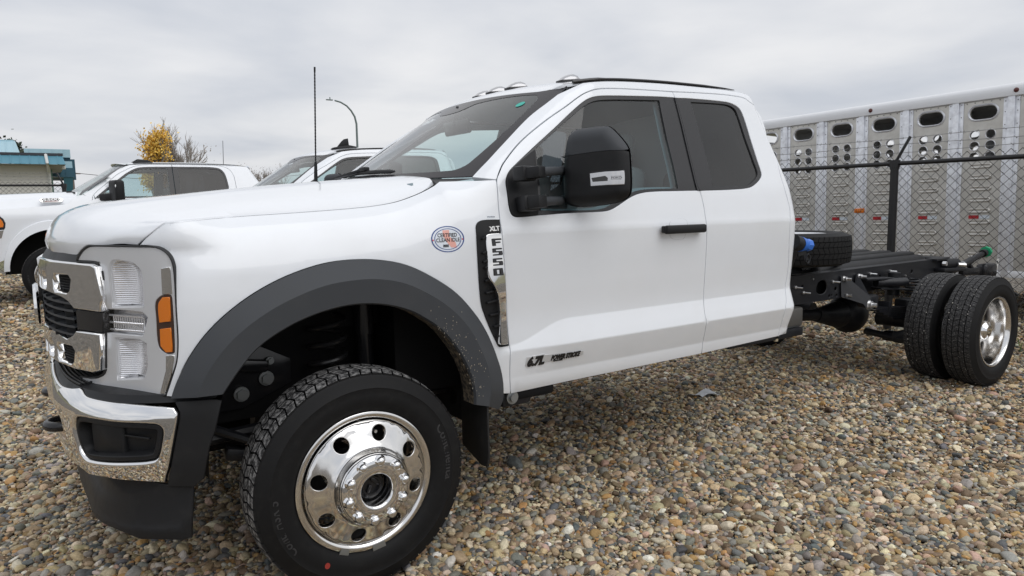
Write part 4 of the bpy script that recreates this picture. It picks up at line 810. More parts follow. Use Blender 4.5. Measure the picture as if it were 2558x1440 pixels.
def build_wheel(front_wheel, center):
    """local frame: axle along y, outer face toward -y; the mesh called wheel is the rim, everything else hangs on it"""
    global ROOT
    sv = ROOT; ROOT = None
    HB = 10
    if front_wheel:
        hh = [(.190*math.cos(t), .190*math.sin(t), .0275) for t in np.radians(22.5+8+45*np.arange(8))]
        w = holes_disc('wheel', [(.128, .182), (.134, .170), (.1385, .150), (.146, .140), (.158, .1335), (.20, .117), (.232, .104), (.236, .0935)], .235, .128, hh, ALU, TRUCK)
    else:
        hh = [(.178*math.cos(t), .178*math.sin(t), .026) for t in np.radians(10+45*np.arange(8))]; rear_alu = mat('barrel_shaded_aluminium', (.42, .41, .40), .28, .9)  # grey darkened to imitate the dark barrel mirrored in the disc
        w = holes_disc('wheel', [(.10, -.045), (.135, -.046), (.15, -.05), (.19, -.066), (.225, -.085)], .222, .09, hh, rear_alu, TRUCK)
    b = MB()
    if front_wheel: b.lathe([(.2375, .088), (.2375, .096), (.243, .100), (.248, .1025), (.256, .1025), (.262, .1000), (.2635, .095), (.262, .085), (.245, .07), (.236, .05), (.234, -.08), (.262, -.1)], n=96)
    else: b.lathe([(.222, -.095), (.226, -.06), (.232, 0), (.238, .06), (.243, .085), (.249, .0985), (.256, .1025), (.262, .1010), (.2635, .095), (.262, .085), (.246, .07), (.24, .03), (.235, -.09), (.262, -.10)], n=96)
    b.build('rim_flange', ALU, w, 50)
    t = tyre('tyre', w, TREADD if front_wheel else TREADR, front_wheel)
    if front_wheel:
        side_text('Continental', .338, math.radians(8), .052, w); side_text('Conti HSR 5', .338, math.radians(196), .044, w)
    z0 = .168 if front_wheel else -.046
    b = MB()
    if front_wheel:
        b.lathe([(.129, z0+.002), (.1285, z0+.012), (.122, z0+.022), (.110, z0+.028), (.085, z0+.030), (.066, z0+.031), (.060, z0+.027), (.0575, z0+.018), (.057, z0-.045)], n=64); b.build('hub_cover', CHROME, w, 60)
        b = MB(); b.lathe([(.0565, z0-.045), (.050, z0-.035), (.040, z0-.035), (.036, z0-.02), (.030, z0-.02), (.028, z0-.035), (0, z0-.035)], n=40); b.box((.02, -(z0-.03), .01), (.05, .012, .016), Matrix.Rotation(.7, 3, 'Y'), .004); b.box((-.012, -(z0-.03), -.02), (.012, .012, .05), Matrix.Rotation(.4, 3, 'Y'), .004); b.build('axle_hub', GLOSSB, w)
        nr, nz = .1075, z0+.024
    else:
        b.lathe([(.10, z0), (.09, z0+.012), (.078, z0+.016), (.074, z0+.03), (.072, z0+.07), (.066, z0+.088), (.045, z0+.096), (.042, z0+.104), (0, z0+.104)], n=48); b.build('hub_cover', CHROME, w, 60)
        nr, nz = .1125, z0-.004
    if not front_wheel:
        r_ = np.random.default_rng(12); b = MB()
        for k in range(70):
            q = r_.uniform(0, 6.283); hh_ = r_.choice([-.058, -.021, .021, .058])+r_.normal()*.004; s_ = r_.uniform(.002, .0045); g_ = bmesh.new(); bmesh.ops.create_icosphere(g_, subdivisions=1, radius=s_); bmesh.ops.translate(g_, vec=(.4095*math.cos(q), -hh_, .4095*math.sin(q)), verts=g_.verts); b.merge(g_)
        o_ = b.build('tread_grit', mat('grit_pale', (.55, .53, .49), .8), w); o_['kind'] = 'stuff'
    b = MB(); b.lathe([(.0215, .0), (.0215, .003), (.0165, .006), (.0155, .016), (.0135, .0215), (.008, .0245), (0, .0255)], n=20); n0 = b.build('lug_nut', CHROME, w, 60)
    for k in range(HB):
        q = math.radians(10+36*k); o = n0 if k == 0 else n0.copy()
        if k: COL.objects.link(o)
        o.location = (nr*math.cos(q), -nz, nr*math.sin(q))
    b = MB(); q = math.radians(22.5+8+45*1); b.tube([(.185*math.cos(q), -.05, .185*math.sin(q)), (.186*math.cos(q), -.092 if front_wheel else .0, .186*math.sin(q))], .006, 8); b.build('valve_stem', ZINC, w)
    if front_wheel:
        for qd, L in ((-82, .05), (-112, .035)):
            q = math.radians(qd); b = MB(); V = []
            for dq in (-L/2/.26, L/2/.26):
                for r, h in ((.249, .1035), (.2655, .1045), (.272, .104)): V.append((r*math.cos(q+dq), -h, r*math.sin(q+dq)))
            b.add(V, [(0, 1, 4, 3), (1, 2, 5, 4)]); b.add([Vector(v)+Vector((0, .004, 0)) for v in V], [(0, 3, 4, 1), (1, 4, 5, 2)]); b.build('balance_weight', STEELG, w)
        b = MB(); q = math.radians(-122); b.add([(.315*math.cos(q)+.010*math.cos(t), -.1156, .315*math.sin(q)+.012*math.sin(t)) for t in np.linspace(0, 6.28, 10)[:-1]], [list(range(9))]); b.build('paint_mark', mat('red_mark', (.30, .03, .02), .7), w)
    ROOT = sv; w.location = Vector(center)-Vector(ROOT); return w
def copy_tree(o, parent=None):
    c = o.copy(); COL.objects.link(c)
    if parent is not None: c.parent = parent
    for ch in list(o.children): copy_tree(ch, c)
    return c
def build_chassis():
    K = TRUCK; Rt = Vector(ROOT)
    fw = build_wheel(True, (0, -.945, .394)); f2 = copy_tree(fw, K); f2.location = Vector((0, .945, .394))-Rt; f2.rotation_euler = (0, 0, math.pi)
    rw = build_wheel(False, (4.886, -1.075, .394)); r2 = copy_tree(rw, K); r2.location = Vector((4.886, 1.075, .394))-Rt; r2.rotation_euler = (0, 0, math.pi)
    r3 = copy_tree(rw, K); r3.location = Vector((4.886, -.805, .394))-Rt; r3.rotation_euler = (0, .31, math.pi)
    r4 = copy_tree(rw, K); r4.location = Vector((4.886, .805, .394))-Rt
    # ---- frame rails: C channels with the holes the picture shows
    S_R = Surf(lambda x, z: np.stack([x, -.43+0*x, z], -1), (2, 6.5, .5, 1))
    hole = smooth([tuple(p) for p in S_R.trace([(2040, 720), (2046, 706), (2058, 701), (2064, 706), (2066, 720), (2060, 732), (2048, 735), (2041, 730)])], True, .02)
    rail = smooth([(.6, .66, 1), (2.5, .645, 1), (4.15, .645, 1), (4.5, .66), (5.6, .70, 1), (5.80, .70, 1), (5.80, .853, 1), (.6, .853, 1)], True, .08)
    dots = [(p, r) for p, r in (((2005, 717), .012), ((2088, 722), .014), ((2090, 738), .010), ((2198, 691), .012), ((2278, 679), .014), ((2072, 740), .010), ((2079, 738), .007), ((2222, 690), .007))]
    hs = [hole]+[np.array([(S_R.trace([p])[0][0]+r*math.cos(t), S_R.trace([p])[0][1]+r*math.sin(t)) for t in np.linspace(0, 2*math.pi, 10, endpoint=False)]) for p, r in dots]
    rl = panel('frame_rail', S_R, rail, FRAMEB, K, holes=hs, thick=.008, gap=0, res=.10, rnd=.006, mirror=True)
    b = MB(); pts = [(.6, .853), (5.80, .853)]
    b.box((3.2, -.39, .851), (5.2, .082, .008), None, .002); b.box((2.4, -.39, .648), (3.5, .082, .008), None, .002); b.build('rail_flange', FRAMEB, rl, mirror=True)
    b = MB(); b.box((2.2, -.36, .75), (6, .004, .19)); b.build('rail_inner', DARK, rl, mirror=True)
    for p, kd in (((1985, 718), 1), ((2005, 731), 1), ((2079, 704), 1), ((2172, 684), 1), ((2222, 677.5), 1), ((2030, 697.5), 0), ((2237, 697), 0), ((2261, 689), 0)):
        q = S_R.P(S_R.trace([p])[0]); b = MB(); 
        if kd: b.cyl(q+[0, .01, 0], q+[0, -.012, 0], .012, 8); b.cyl(q, q+np.array([.03, -.045, -.004]), .006, 8)
        else: b.cyl(q+[0, .004, 0], q+[0, -.008, 0], .007, 8)
        b.build('frame_bolt', ZINC, rl[0])
    for x in (3.05, 4.1, 5.0, 5.75):
        b = MB(); b.box((x, 0, .79), (.09, .80, .10), None, .01); b.build('cross_member', FRAMEB, K)
    b = MB(); b.box((5.72, 0, .845), (.16, .86, .03), None, .006); b.build('cross_member', FRAMEB, K)
    # ---- spring hanger, leaf springs, axle, differential
    A = lambda px, py, y: at(px, py, 1, y)
    for s in (1, -1):
        Y = lambda p: Vector((p[0], p[1]*s, p[2]))
        b = MB(); a0, a1, a2, a3 = A(2103, 692, -.445), A(2105, 742, -.445), A(2152, 770, -.55), A(2174, 740, -.55)
        for o in (0,):
            V = [Y(A(2101, 690, -.445)), Y(A(2113, 690, -.445)), Y(A(2174, 741, -.57)), Y(A(2180, 752, -.57)), Y(A(2165, 771, -.57)), Y(A(2157, 760, -.57)), Y(A(2102, 742, -.445))]
            b.add(V, [list(range(7))]); b.add([v+Vector((.012, .012*s, 0)) for v in V], [list(range(7))[::-1]])
            V = [Y(A(2139, 686, -.445)), Y(A(2145, 688, -.445)), Y(A(2171, 738, -.56)), Y(A(2150, 735, -.50)), Y(A(2134, 724, -.445))]
            b.add(V, [list(range(5))]); b.add([v+Vector((.012, .010*s, 0)) for v in V], [list(range(5))[::-1]])
        q = A(2168, 752, -.52); b.box(Y(q), (.12, .11, .10), None, .015); hg = b.build('spring_hanger', FRAMEB, K, 30)
        for p, y, r in (((2108, 697.5), -.445, .018), ((2146, 691.5), -.445, .018), ((2109, 737.5), -.445, .018), ((2171, 762), -.565, .030)):
            q = A(*p, y); b = MB(); b.cyl(Y(q), Y(q)+Vector((0, -.028*s, 0)), r, 6); b.cyl(Y(q)+Vector((0, -.02*s, 0)), Y(q)+Vector((.01, -.055*s, 0)), r*.55, 8); b.cyl(Y(q)+Vector((0, .004*s, 0)), Y(q)+Vector((0, -.006*s, 0)), r*1.35, 12); b.build('frame_bolt', ZINC, hg)
        for k in range(6):
            b = MB(); L = 1-.11*k; xs = np.linspace(4.886-.62*L, 4.886+.62*L, 13); zz = .585-.016*k-.07*(1-((xs-4.886)/.62)**2)
            for i in range(12): b.bar((xs[i], -.52*s, zz[i]), (xs[i+1], -.52*s, zz[i+1]), .085, .0135)
            b.build('leaf_spring', FRAMEB, K, 60)
        b = MB(); b.box((4.55, -.52*s, .53), (.03, .10, .11), None, .006); b.build('spring_clamp', FRAMEB, K); b = MB(); b.box((4.886, -.52*s, .50), (.16, .12, .16), None, .02); b.build('spring_clamp', FRAMEB, K)
        b = MB(); b.tube([(4.45, -.50*s, .74), (4.62, -.58*s, .735), (4.70, -.60*s, .735)], .035, 10); b.bar((4.30, -.47*s, .775), (4.60, -.52*s, .765), .10, .018, .004); b.bar((4.50, -.47*s, .69), (4.80, -.56*s, .665), .12, .010, .003); b.cyl((4.72, -.5*s, .62), (4.72, -.5*s, .80), .045, 14); b.build('bump_stop_bracket', FRAMEB, K)
        b = MB(); q = np.linspace(0, 5.5*2*math.pi, 100); b.tube([(5.02+.05*math.cos(t), -.50*s+.05*math.sin(t), .60+.012*t/math.pi) for t in q], .010, 6); b.build('helper_spring', FRAMEB, K)
    b = MB(); b.tube([(4.886, y, .394) for y in (-.98, -.7, -.3)], [.06, .058, .062], 16); b.tube([(4.886, y, .394) for y in (.98, .7, .3)], [.06, .058, .062], 16)
    b.lathe([(0, -.15), (.06, -.14), (.12, -.09), (.165, -.03), (.17, .03), (.15, .09), (.09, .15), (0, .17)], (4.886, -.02, .394), (1, 0, 0), 28); b.tube([(4.75, -.02, .40), (4.5, -.02, .42), (4.42, -.02, .43)], [.12, .07, .06], 14); b.build('rear_axle', FRAMEB, K, 50)
    b = MB(); b.tube([(2.3, .02, .56), (3.4, 0, .52), (4.42, -.02, .43)], .05, 14); b.build('drive_shaft', FRAMEB, K)
    b = MB(); b.tube([(4.70, -.30, .30), (4.62, -.62, .29), (4.58, -.72, .30)], .028, 10); b.box((4.70, -.62, .30), (.2, .12, .09), None, .02); b.box((4.80, -.50, .27), (.1, .2, .08), None, .02); b.build('damper_mount', FRAMEB, K)
    b = MB(); q = np.linspace(2.2, 5.2, 10); b.tube([(4.76+.045*math.cos(t), -.64, .31+.05*math.sin(t)) for t in q], .006, 6); b.build('brake_line', mat('tan_hose', (.55, .45, .28), .5), K)
    # ---- between the rails: tank, hoses, tail pieces
    b = MB(); b.box((4.75, .0, .79), (1.7, .70, .20), None, .07, 4)
    for y in (-.2, 0, .2): b.box((4.85, y, .89), (1.35, .13, .05), None, .024, 3)
    b.build('fuel_tank', BLACKP, K, 60)
    r2_ = np.random.default_rng(3)
    for k in range(9):
        x0, y0 = 4.02+.02*k, -.28+.06*k; pts = [(x0+r2_.uniform(-.12, .3)*t*2+.1*math.sin(t*5+k), y0+r2_.uniform(-.05, .05)+.12*math.cos(t*4+k), .88+.035*math.sin(t*3+k)) for t in np.linspace(0, 1.2, 9)]
        b = MB(); b.tube(smooth3(pts, 30), .011, 6); b.build('loose_harness', GLOSSB, K)
    for p in ((4.0, -.20, .915), (4.12, -.12, .92), (4.30, -.25, .915), (4.38, -.10, .925)):
        b = MB(); b.box(p, (.035, .05, .02), Matrix.Rotation(p[0]*9, 3, 'Z'), .004); b.build('harness_tag', mat('tag_cream', (.72, .68, .55), .5), K)
    b = MB(); a, c = A(2395, 668, -.47), A(2462, 630, -.47); a, c = Vector(a), Vector(c); b.tube([a-(c-a)*.35, a, a+(c-a)*.45], .032, 14); b.tube([a+(c-a)*.40, c], .026, 14); b.tube([a+(c-a)*.88, a+(c-a)*.95], .036, 14); fn = b.build('filler_neck', GLOSSB, K)
    b = MB(); d = (c-a).normalized(); b.tube([c, c+d*.03], [.050, .048], 8); b.bar(c+d*.03+Vector((0, -.03, 0)), c+d*.03+Vector((0, .03, 0)), .02, .02, .004); b.build('filler_cap', mat('green_cap', (.03, .42, .20), .4), fn)
    b = MB(); q = a+(c-a)*.12; b.tube([q-d*.008, q+d*.008], .035, 14); b.build('hose_clamp', ZINC, fn)
    b = MB(); b.tube([A(2356, 660, -.45), A(2388, 658, -.45)], .045, 14); b.bar(A(2345, 675, -.47), A(2400, 672, -.47), .10, .03, .005); b.box(A(2340, 648, -.42), (.20, .10, .02), None, .004); b.build('rear_shackle', FRAMEB, K)
    b = MB(); q = A(2393, 661, -.50); b.cyl(q, q+np.array([.05, -.04, -.005]), .018, 8); q = A(2356, 659, -.50); b.cyl(q, q+np.array([0, -.03, 0]), .02, 8); b.build('shackle_bolt', ZINC, K)
    q = A(2464, 676, -.47); b = MB(); b.box(q, (.24, .10, .135), None, .03, 3); b.bar(A(2400, 680, -.45), q, .05, .07, .01); b.bar(A(2420, 662, -.45), A(2440, 690, -.45), .04, .03, .006); b.build('tail_lamp', GLOSSB, K)
    q = A(2491, 660, -.47); b = MB(); b.box(q, (.042, .003, .10), Matrix.Rotation(.25, 3, 'Y')); tg = b.build('paper_tag', mat('tag_white', (.75, .75, .72), .6), K)
    b = MB(); b.box(q+np.array([-.004, -.003, .022]), (.02, .002, .02)); b.build('tag_mark', GLOSSB, tg)
    # ---- blue filler cap on its bracket behind the cab
    y = -.78; p0, p1 = A(1996, 610, y), A(2020, 613, y); b = MB(); p0, p1 = Vector(p0), Vector(p1)
    b.tube([p0+Vector((0, 0, .0)), p0+(p1-p0)*.55], [.050, .040], 14); bc = mat('blue_cap', (.03, .16, .62), .35); c_ = b.build('fluid_cap', bc, K); b = MB(); b.tube([p0+(p1-p0)*.50, p1], [.034, .040], 8); b.bar(p1+Vector((0, -.028, -.01)), p1+Vector((0, .028, .01)), .02, .03, .004); b.build('cap_grip', bc, c_)
    b = MB(); b.tube([p0-(p1-p0)*.6+Vector((0, 0, .01)), p0], .048, 12); b.tube([p0-(p1-p0)*.3, p0-(p1-p0)*.5+Vector((0, .1, -.3)), (2.9, -.5, .7)], .03, 10); b.build('filler_hose', BLACKP, K)
    b = MB(); pts = [A(1993, 624, y), A(2012, 622, y), A(2016, 640, y), A(2022, 650, y), A(2010, 652, y), A(2008, 638, y), A(1995, 640, y)]; b.add([tuple(q) for q in pts], [list(range(7))]); b.add([tuple(q+np.array([.002, .004, 0])) for q in pts], [list(range(7))[::-1]]); q = A(2018, 647, y); b.tube([q+np.array([.022*math.cos(t), 0, .028*math.sin(t)]) for t in np.linspace(0, 6.28, 16)[:-1]], .006, 6, close=True); b.build('cap_bracket', FRAMEB, K)
    # ---- box and step hardware below the cab
    b = MB(); b.box((3.2, -.40, .575), (.62, .20, .13), None, .015); b.build('converter_box', mat('dull_steel', (.16, .155, .145), .5, .6), K)
    b = MB(); b.box((3.2, -.47, .515), (.64, .03, .03), None, .006); b.build('box_guard', STEELG, K)
    b = MB(); b.box((3.1, -.44, .47), (.8, .14, .06), None, .01); b.build('box_guard', FRAMEB, K)
    b = MB(); b.box((3.20, -.50, .53), (.03, .02, .20), None, .005); b.build('hanger_strap', mat('tan_strap', (.45, .40, .28), .5), K)
    b = MB(); b.box((1.7, -.45, .55), (1.9, .35, .07), None, .02); b.box((1.12, -.76, .572), (.42, .20, .03), None, .008); b.box((.85, -.85, .565), (.22, .16, .05), None, .015); b.tube([(.6, -.62, .52), (1.5, -.58, .53), (2.4, -.56, .55)], .04, 10); b.build('underbody', DARK, K)
    b = MB(); b.box((.45, 0, .56), (.9, .50, .36), None, .08, 3); b.tube([(.9, 0, .55), (1.5, 0, .53), (2.3, .02, .54)], [.20, .15, .11], 16); b.build('unseen_gearbox', DARK, K)  # unseen driveline bulk, added to block light from the far side
    b = MB(); b.tube([(.6, .40, .48), (1.4, .46, .45), (2.6, .48, .47), (3.6, .40, .5)], .055, 12); b.box((1.7, .50, .48), (.9, .26, .18), None, .07, 3); b.box((2.3, .60, .50), (.8, .35, .22), None, .05); b.build('unseen_exhaust', DARK, K)  # unseen pipe and boxes, added as a further light blocker
    b = MB(); b.box((1.6, .0, .585), (2.1, 1.2, .03)); b.box((-.45, 0, .50), (.45, .7, .25), None, .06); b.build('unseen_skid_plate', DARK, K)  # unseen plates added to keep the ground beneath dark
    b = MB(); q = A(1279, 993, -.93); b.cyl(q, q+np.array([0, -.02, 0]), .018, 10); b.cyl(q+np.array([0, .01, 0]), q+np.array([0, -.005, 0]), .030, 16); b.build('body_bolt', STEELG, K)
    b = MB(); q = A(1279, 993, -.92); b.box(q+np.array([.03, .03, -.01]), (.16, .06, .07), None, .02); b.build('body_mount', FRAMEB, K)
    # ---- front axle and suspension in the wheel opening
    b = MB(); b.tube([(0, y, .394) for y in (-.84, -.6, .6, .84)], [.075, .055, .055, .075], 16); b.lathe([(0, -.13), (.1, -.1), (.15, 0), (.1, .1), (0, .13)], (0, .25, .394), (1, 0, 0), 20); b.build('front_axle', FRAMEB, K)
    for s in (1, -1):
        b = MB(); q = np.linspace(0, 6.5*2*math.pi, 150); b.tube([(.03+.072*math.cos(t), (-.60+.072*math.sin(t))*s, .58+.0115*t) for t in q], .0105, 8); b.build('coil_spring', mat('spring_black', (.02, .02, .021), .3), K)
        b = MB(); b.tube([(.20, -.58*s, .45), (.20, -.58*s, .86)], .032, 12); b.tube([(.20, -.58*s, .86), (.20, -.58*s, 1.02)], .042, 12); b.build('shock_absorber', GLOSSB, K)
        b = MB(); b.prism([(-.62, .60), (-.30, .60), (-.10, .68), (-.10, .78), (-.28, .88), (-.62, .88)], (0, -.52*s, 0), (1, 0, 0), (0, 0, 1), (0, .02*s, 0), .004); b.bar((-.42, -.535*s, .80), (-.20, -.535*s, .765), .04, .05, .012); br = b.build('axle_bracket', GLOSSB, K)
        for p, r in (((603, 985), .030), ((665, 945), .030), ((674, 901), .016)):
            q = Vector(A(*p, -.53)); q.y *= s; b = MB(); b.cyl(q, q+Vector((0, -.022*s, 0)), r*.72, 6); b.cyl(q+Vector((0, .004, 0)), q+Vector((0, -.006*s, 0)), r, 18); b.build('axle_bolt', STEELG, br)
        b = MB(); b.bar((-.40, -.62*s, .47), (.05, -.66*s, .36), .07, .05, .012); b.tube([(-.55, -.55*s, .62), (-.1, -.80*s, .42)], .018, 8); b.tube([(-.62, -.60*s, .52), (.9, -.55*s, .56)], .025, 8); b.build('radius_arm', FRAMEB, K)
        b = MB(); b.tube([(.38, -.55*s, 1.02), (.33, -.60*s, .95), (.40, -.62*s, .88), (.36, -.60*s, .80)], .006, 6); b.build('sensor_cable', GLOSSB, K)
        b = MB(); b.box((.40, -.60*s, .94), (.02, .02, .05), Matrix.Rotation(.5, 3, 'Y')); b.box((.56, -.62*s, .86), (.02, .02, .045)); b.build('cable_clip', mat('rust_clip', (.40, .12, .06), .6), K)
        b = MB(); b.box((.22, -.70*s, .45), (.16, .10, .26), None, .03); b.lathe([(.17, 0), (.17, .03), (.10, .03)], (0, -.80*s, .394), (0, -s, 0), 30); b.build('brake_caliper', FRAMEB, K)
    return fw, rw
FWHEEL, RWHEEL = build_chassis()
# ---- spare wheel lying on the frame: a thing of its own
def build_spare():
    global ROOT
    t = thing('spare_wheel', (3.62, -.30, 1.045), 'spare black truck tyre on a white steel rim lying flat on the bare frame', 'wheel')
    ROOT = None
    for ch in RWHEEL.children:
        if ch.name.startswith('tyre'):
            o = ch.copy(); o.data = ch.data.copy(); o.data.materials.clear(); o.data.materials.append(RUBBER); o.data.materials.append(RUBBER); COL.objects.link(o); o.parent = t; o.rotation_euler = (math.radians(-90), 0, .3)
    m = mat('white_steel', (.72, .73, .76), .35); b = MB(); b.lathe([(.262, .098), (.256, .1025), (.249, .0985), (.238, .06), (.23, -.02), (.20, -.045), (.14, -.04), (.13, -.06), (0, -.06)], axis=(0, 0, 1), n=64); b.build('rim', m, t, 50)
    b = MB(); b.box((0, 0, -.07), (.06, .5, .10)); b.build('spare_mount', FRAMEB, t)
build_spare()
# ================================================================ ground, gravel, fence and livestock trailer on the far right
ROOT = None; Surf.OFF = np.zeros(3)
hg = lambda x, y: .12*sstep(3.0, 8.0, y)+.08*sstep(9, 14, y)+.25*sstep(16, 60, y)
def build_ground():
    xs = np.concatenate([-np.geomspace(900, 6.5, 26), np.linspace(-6, 14, 81), np.geomspace(14.6, 900, 26)]); ys = np.concatenate([-np.geomspace(600, 6.5, 22), np.linspace(-6, 20, 105), np.geomspace(20.6, 1200, 30)])
    X, Y = np.meshgrid(xs, ys, indexing='ij'); Z = hg(X, Y)-.026; V = np.stack([X.ravel(), Y.ravel(), Z.ravel()], -1); n = len(ys)
    F = [(i*n+j, (i+1)*n+j, (i+1)*n+j+1, i*n+j+1) for i in range(len(xs)-1) for j in range(n-1)]
    me = bpy.data.meshes.new('ground'); me.from_pydata(V.tolist(), [], F); me.shade_smooth()
    m = bpy.data.materials.new('gravel_and_grass'); m.use_nodes = True; t = m.node_tree; L = t.links.new; b = t.nodes['Principled BSDF']; b.inputs['Roughness'].default_value = .9
    tc = N(t, 'ShaderNodeTexCoord'); vo = N(t, 'ShaderNodeTexVoronoi'); vo.inputs['Scale'].default_value = 34; L(tc.outputs['Object'], vo.inputs['Vector'])
    rp = N(t, 'ShaderNodeValToRGB'); e = rp.color_ramp.elements; e[0].position = 0; e[0].color = (.08, .075, .07, 1); e[1].position = 1; e[1].color = (.44, .41, .36, 1)
    for p, c in ((.2, (.18, .145, .11)), (.42, (.26, .21, .15)), (.6, (.22, .22, .21)), (.8, (.36, .31, .24))): x = e.new(p); x.color = (*c, 1)
    sp = N(t, 'ShaderNodeSeparateColor'); L(vo.outputs['Color'], sp.inputs[0]); L(sp.outputs[0], rp.inputs[0])
    mu = N(t, 'ShaderNodeMix', data_type='RGBA', blend_type='MULTIPLY'); mu.inputs[0].default_value = 1; dr = N(t, 'ShaderNodeMapRange'); dr.inputs[1].default_value = .25; dr.inputs[2].default_value = .62; dr.inputs[3].default_value = 1; dr.inputs[4].default_value = .30  # stones darken toward their borders: gap shade put into the colour
    L(vo.outputs['Distance'], dr.inputs[0]); L(rp.outputs[0], mu.inputs[6]); L(dr.outputs[0], mu.inputs[7])
    gn = N(t, 'ShaderNodeTexNoise'); gn.inputs['Scale'].default_value = .35; gn.inputs['Detail'].default_value = 10; L(tc.outputs['Object'], gn.inputs['Vector'])
    gr = N(t, 'ShaderNodeValToRGB'); e = gr.color_ramp.elements; e[0].position = .35; e[0].color = (.10, .11, .045, 1); e[1].position = .7; e[1].color = (.26, .22, .12, 1); L(gn.outputs[0], gr.inputs[0])
    sx = N(t, 'ShaderNodeSeparateXYZ'); L(tc.outputs['Object'], sx.inputs[0]); my = N(t, 'ShaderNodeMapRange'); my.inputs[1].default_value = 14.5; my.inputs[2].default_value = 16.5; L(sx.outputs[1], my.inputs[0])
    mx = N(t, 'ShaderNodeMapRange'); mx.inputs[1].default_value = 13; mx.inputs[2].default_value = 15; L(sx.outputs[0], mx.inputs[0]); mm = N(t, 'ShaderNodeMath', operation='MAXIMUM'); L(my.outputs[0], mm.inputs[0]); L(mx.outputs[0], mm.inputs[1])
    fm = N(t, 'ShaderNodeMix', data_type='RGBA'); L(mm.outputs[0], fm.inputs[0]); L(mu.outputs[2], fm.inputs[6]); L(gr.outputs[0], fm.inputs[7]); L(fm.outputs[2], b.inputs['Base Color'])
    bp = N(t, 'ShaderNodeBump'); bp.inputs['Strength'].default_value = .8; bp.inputs['Distance'].default_value = .02; bp.invert = True; L(vo.outputs['Distance'], bp.inputs['Height']); L(bp.outputs[0], b.inputs['Normal'])
    o = link('ground', me, m); o['kind'] = 'structure'
build_ground()
def build_gravel():
    pts = []
    for d0, d1, s in ((.8, 4.2, .0142), (4.2, 7.5, .0175), (7.5, 11, .031), (11, 17, .050)):
        lim = d1+.1; gx = np.arange(CAM[0]-lim*.7, CAM[0]+lim, s); gy = np.arange(CAM[1]-lim*.3, CAM[1]+lim, s); X, Y = np.meshgrid(gx, gy); P = np.stack([X.ravel(), Y.ravel()], -1); P += rng.uniform(-.55, .55, P.shape)*s
        D = P-CAM[:2]; r = np.hypot(D[:, 0], D[:, 1]); a = np.arctan2(D[:, 0], D[:, 1])-YAW; k = (r >= d0) & (r < d1) & (abs(a) < math.radians(47+23*(d0 < 7))) & (P[:, 0] < 10.8) & (P[:, 1] < 13.8); pts.append(np.concatenate([P[k], np.full((k.sum(), 1), s)], 1))
    P = np.concatenate(pts); n = len(P)
    size = np.clip(rng.lognormal(math.log(.0093), .46, n), .0038, .028)*np.where(P[:, 2] > .03, 1.3, 1)*np.where(P[:, 2] > .045, 1.45, 1)
    big = rng.random(n) < .012; size[big] *= 1.45
    fl = rng.uniform(.45, .8, n); el = rng.uniform(.75, 1.05, n)
    scl = np.stack([size*rng.uniform(1.0, 1.35, n), size*el, size*fl], -1)
    rot = np.stack([rng.normal(0, .30, n), rng.normal(0, .30, n), rng.uniform(0, 6.283, n)], -1)
    z = hg(P[:, 0], P[:, 1])-.012+size*fl*rng.uniform(-.7, .95, n)
    for wx, wy in ((0, -.945), (4.886, -1.075), (4.886, -.805)):      # tyres press the stones down
        k = (abs(P[:, 0]-wx) < .14) & (abs(P[:, 1]-wy) < .11); z[k] -= .02
    pal = np.array([(.44, .35, .23), (.60, .53, .41), (.31, .30, .28), (.115, .125, .135), (.24, .175, .115), (.40, .25, .11), (.43, .31, .25), (.68, .65, .60), (.20, .20, .19), (.50, .42, .30), (.155, .11, .075)])
    w = np.array([.19, .11, .13, .10, .13, .06, .06, .035, .10, .12, .065]); idx = rng.choice(len(pal), n, p=w/w.sum()); col = np.clip(pal[idx]*rng.uniform(.62, 1.30, (n, 1))*rng.uniform(.94, 1.06, (n, 3)), .02, .8)*np.array([1.06, 1.02, .93])
    me = bpy.data.meshes.new('gravel'); me.from_pydata(np.stack([P[:, 0], P[:, 1], z], -1).tolist(), [], [])
    for nm, ty, key, dat in (('scl', 'FLOAT_VECTOR', 'vector', scl), ('rot', 'FLOAT_VECTOR', 'vector', rot), ('col', 'FLOAT_VECTOR', 'vector', col)):
        at_ = me.attributes.new(nm, ty, 'POINT'); at_.data.foreach_set(key, dat.ravel().astype(np.float32))
    at_ = me.attributes.new('pick', 'INT', 'POINT'); at_.data.foreach_set('value', rng.integers(0, 14, n).astype(np.int32))
    m = bpy.data.materials.new('pebble'); m.use_nodes = True; t = m.node_tree; L = t.links.new; b = t.nodes['Principled BSDF']; b.inputs['Roughness'].default_value = .62; b.inputs['Specular IOR Level'].default_value = .35
    a = N(t, 'ShaderNodeAttribute', attribute_type='INSTANCER', attribute_name='col'); tc = N(t, 'ShaderNodeTexCoord'); nz = N(t, 'ShaderNodeTexNoise'); nz.inputs['Scale'].default_value = 2.2; nz.inputs['Detail'].default_value = 6; nz.inputs['Roughness'].default_value = .7
    ov = N(t, 'ShaderNodeVectorMath', operation='ADD'); sc = N(t, 'ShaderNodeVectorMath', operation='SCALE'); sc.inputs['Scale'].default_value = 60; L(a.outputs['Color'], sc.inputs[0]); L(tc.outputs['Object'], ov.inputs[0]); L(sc.outputs[0], ov.inputs[1]); L(ov.outputs[0], nz.inputs['Vector'])
    mr = N(t, 'ShaderNodeMapRange'); mr.inputs[1].default_value = .3; mr.inputs[2].default_value = .7; mr.inputs[3].default_value = .68; mr.inputs[4].default_value = 1.28; L(nz.outputs[0], mr.inputs[0])
    ml = N(t, 'ShaderNodeVectorMath', operation='SCALE'); L(a.outputs['Color'], ml.inputs[0]); L(mr.outputs[0], ml.inputs['Scale']); L(ml.outputs[0], b.inputs['Base Color'])
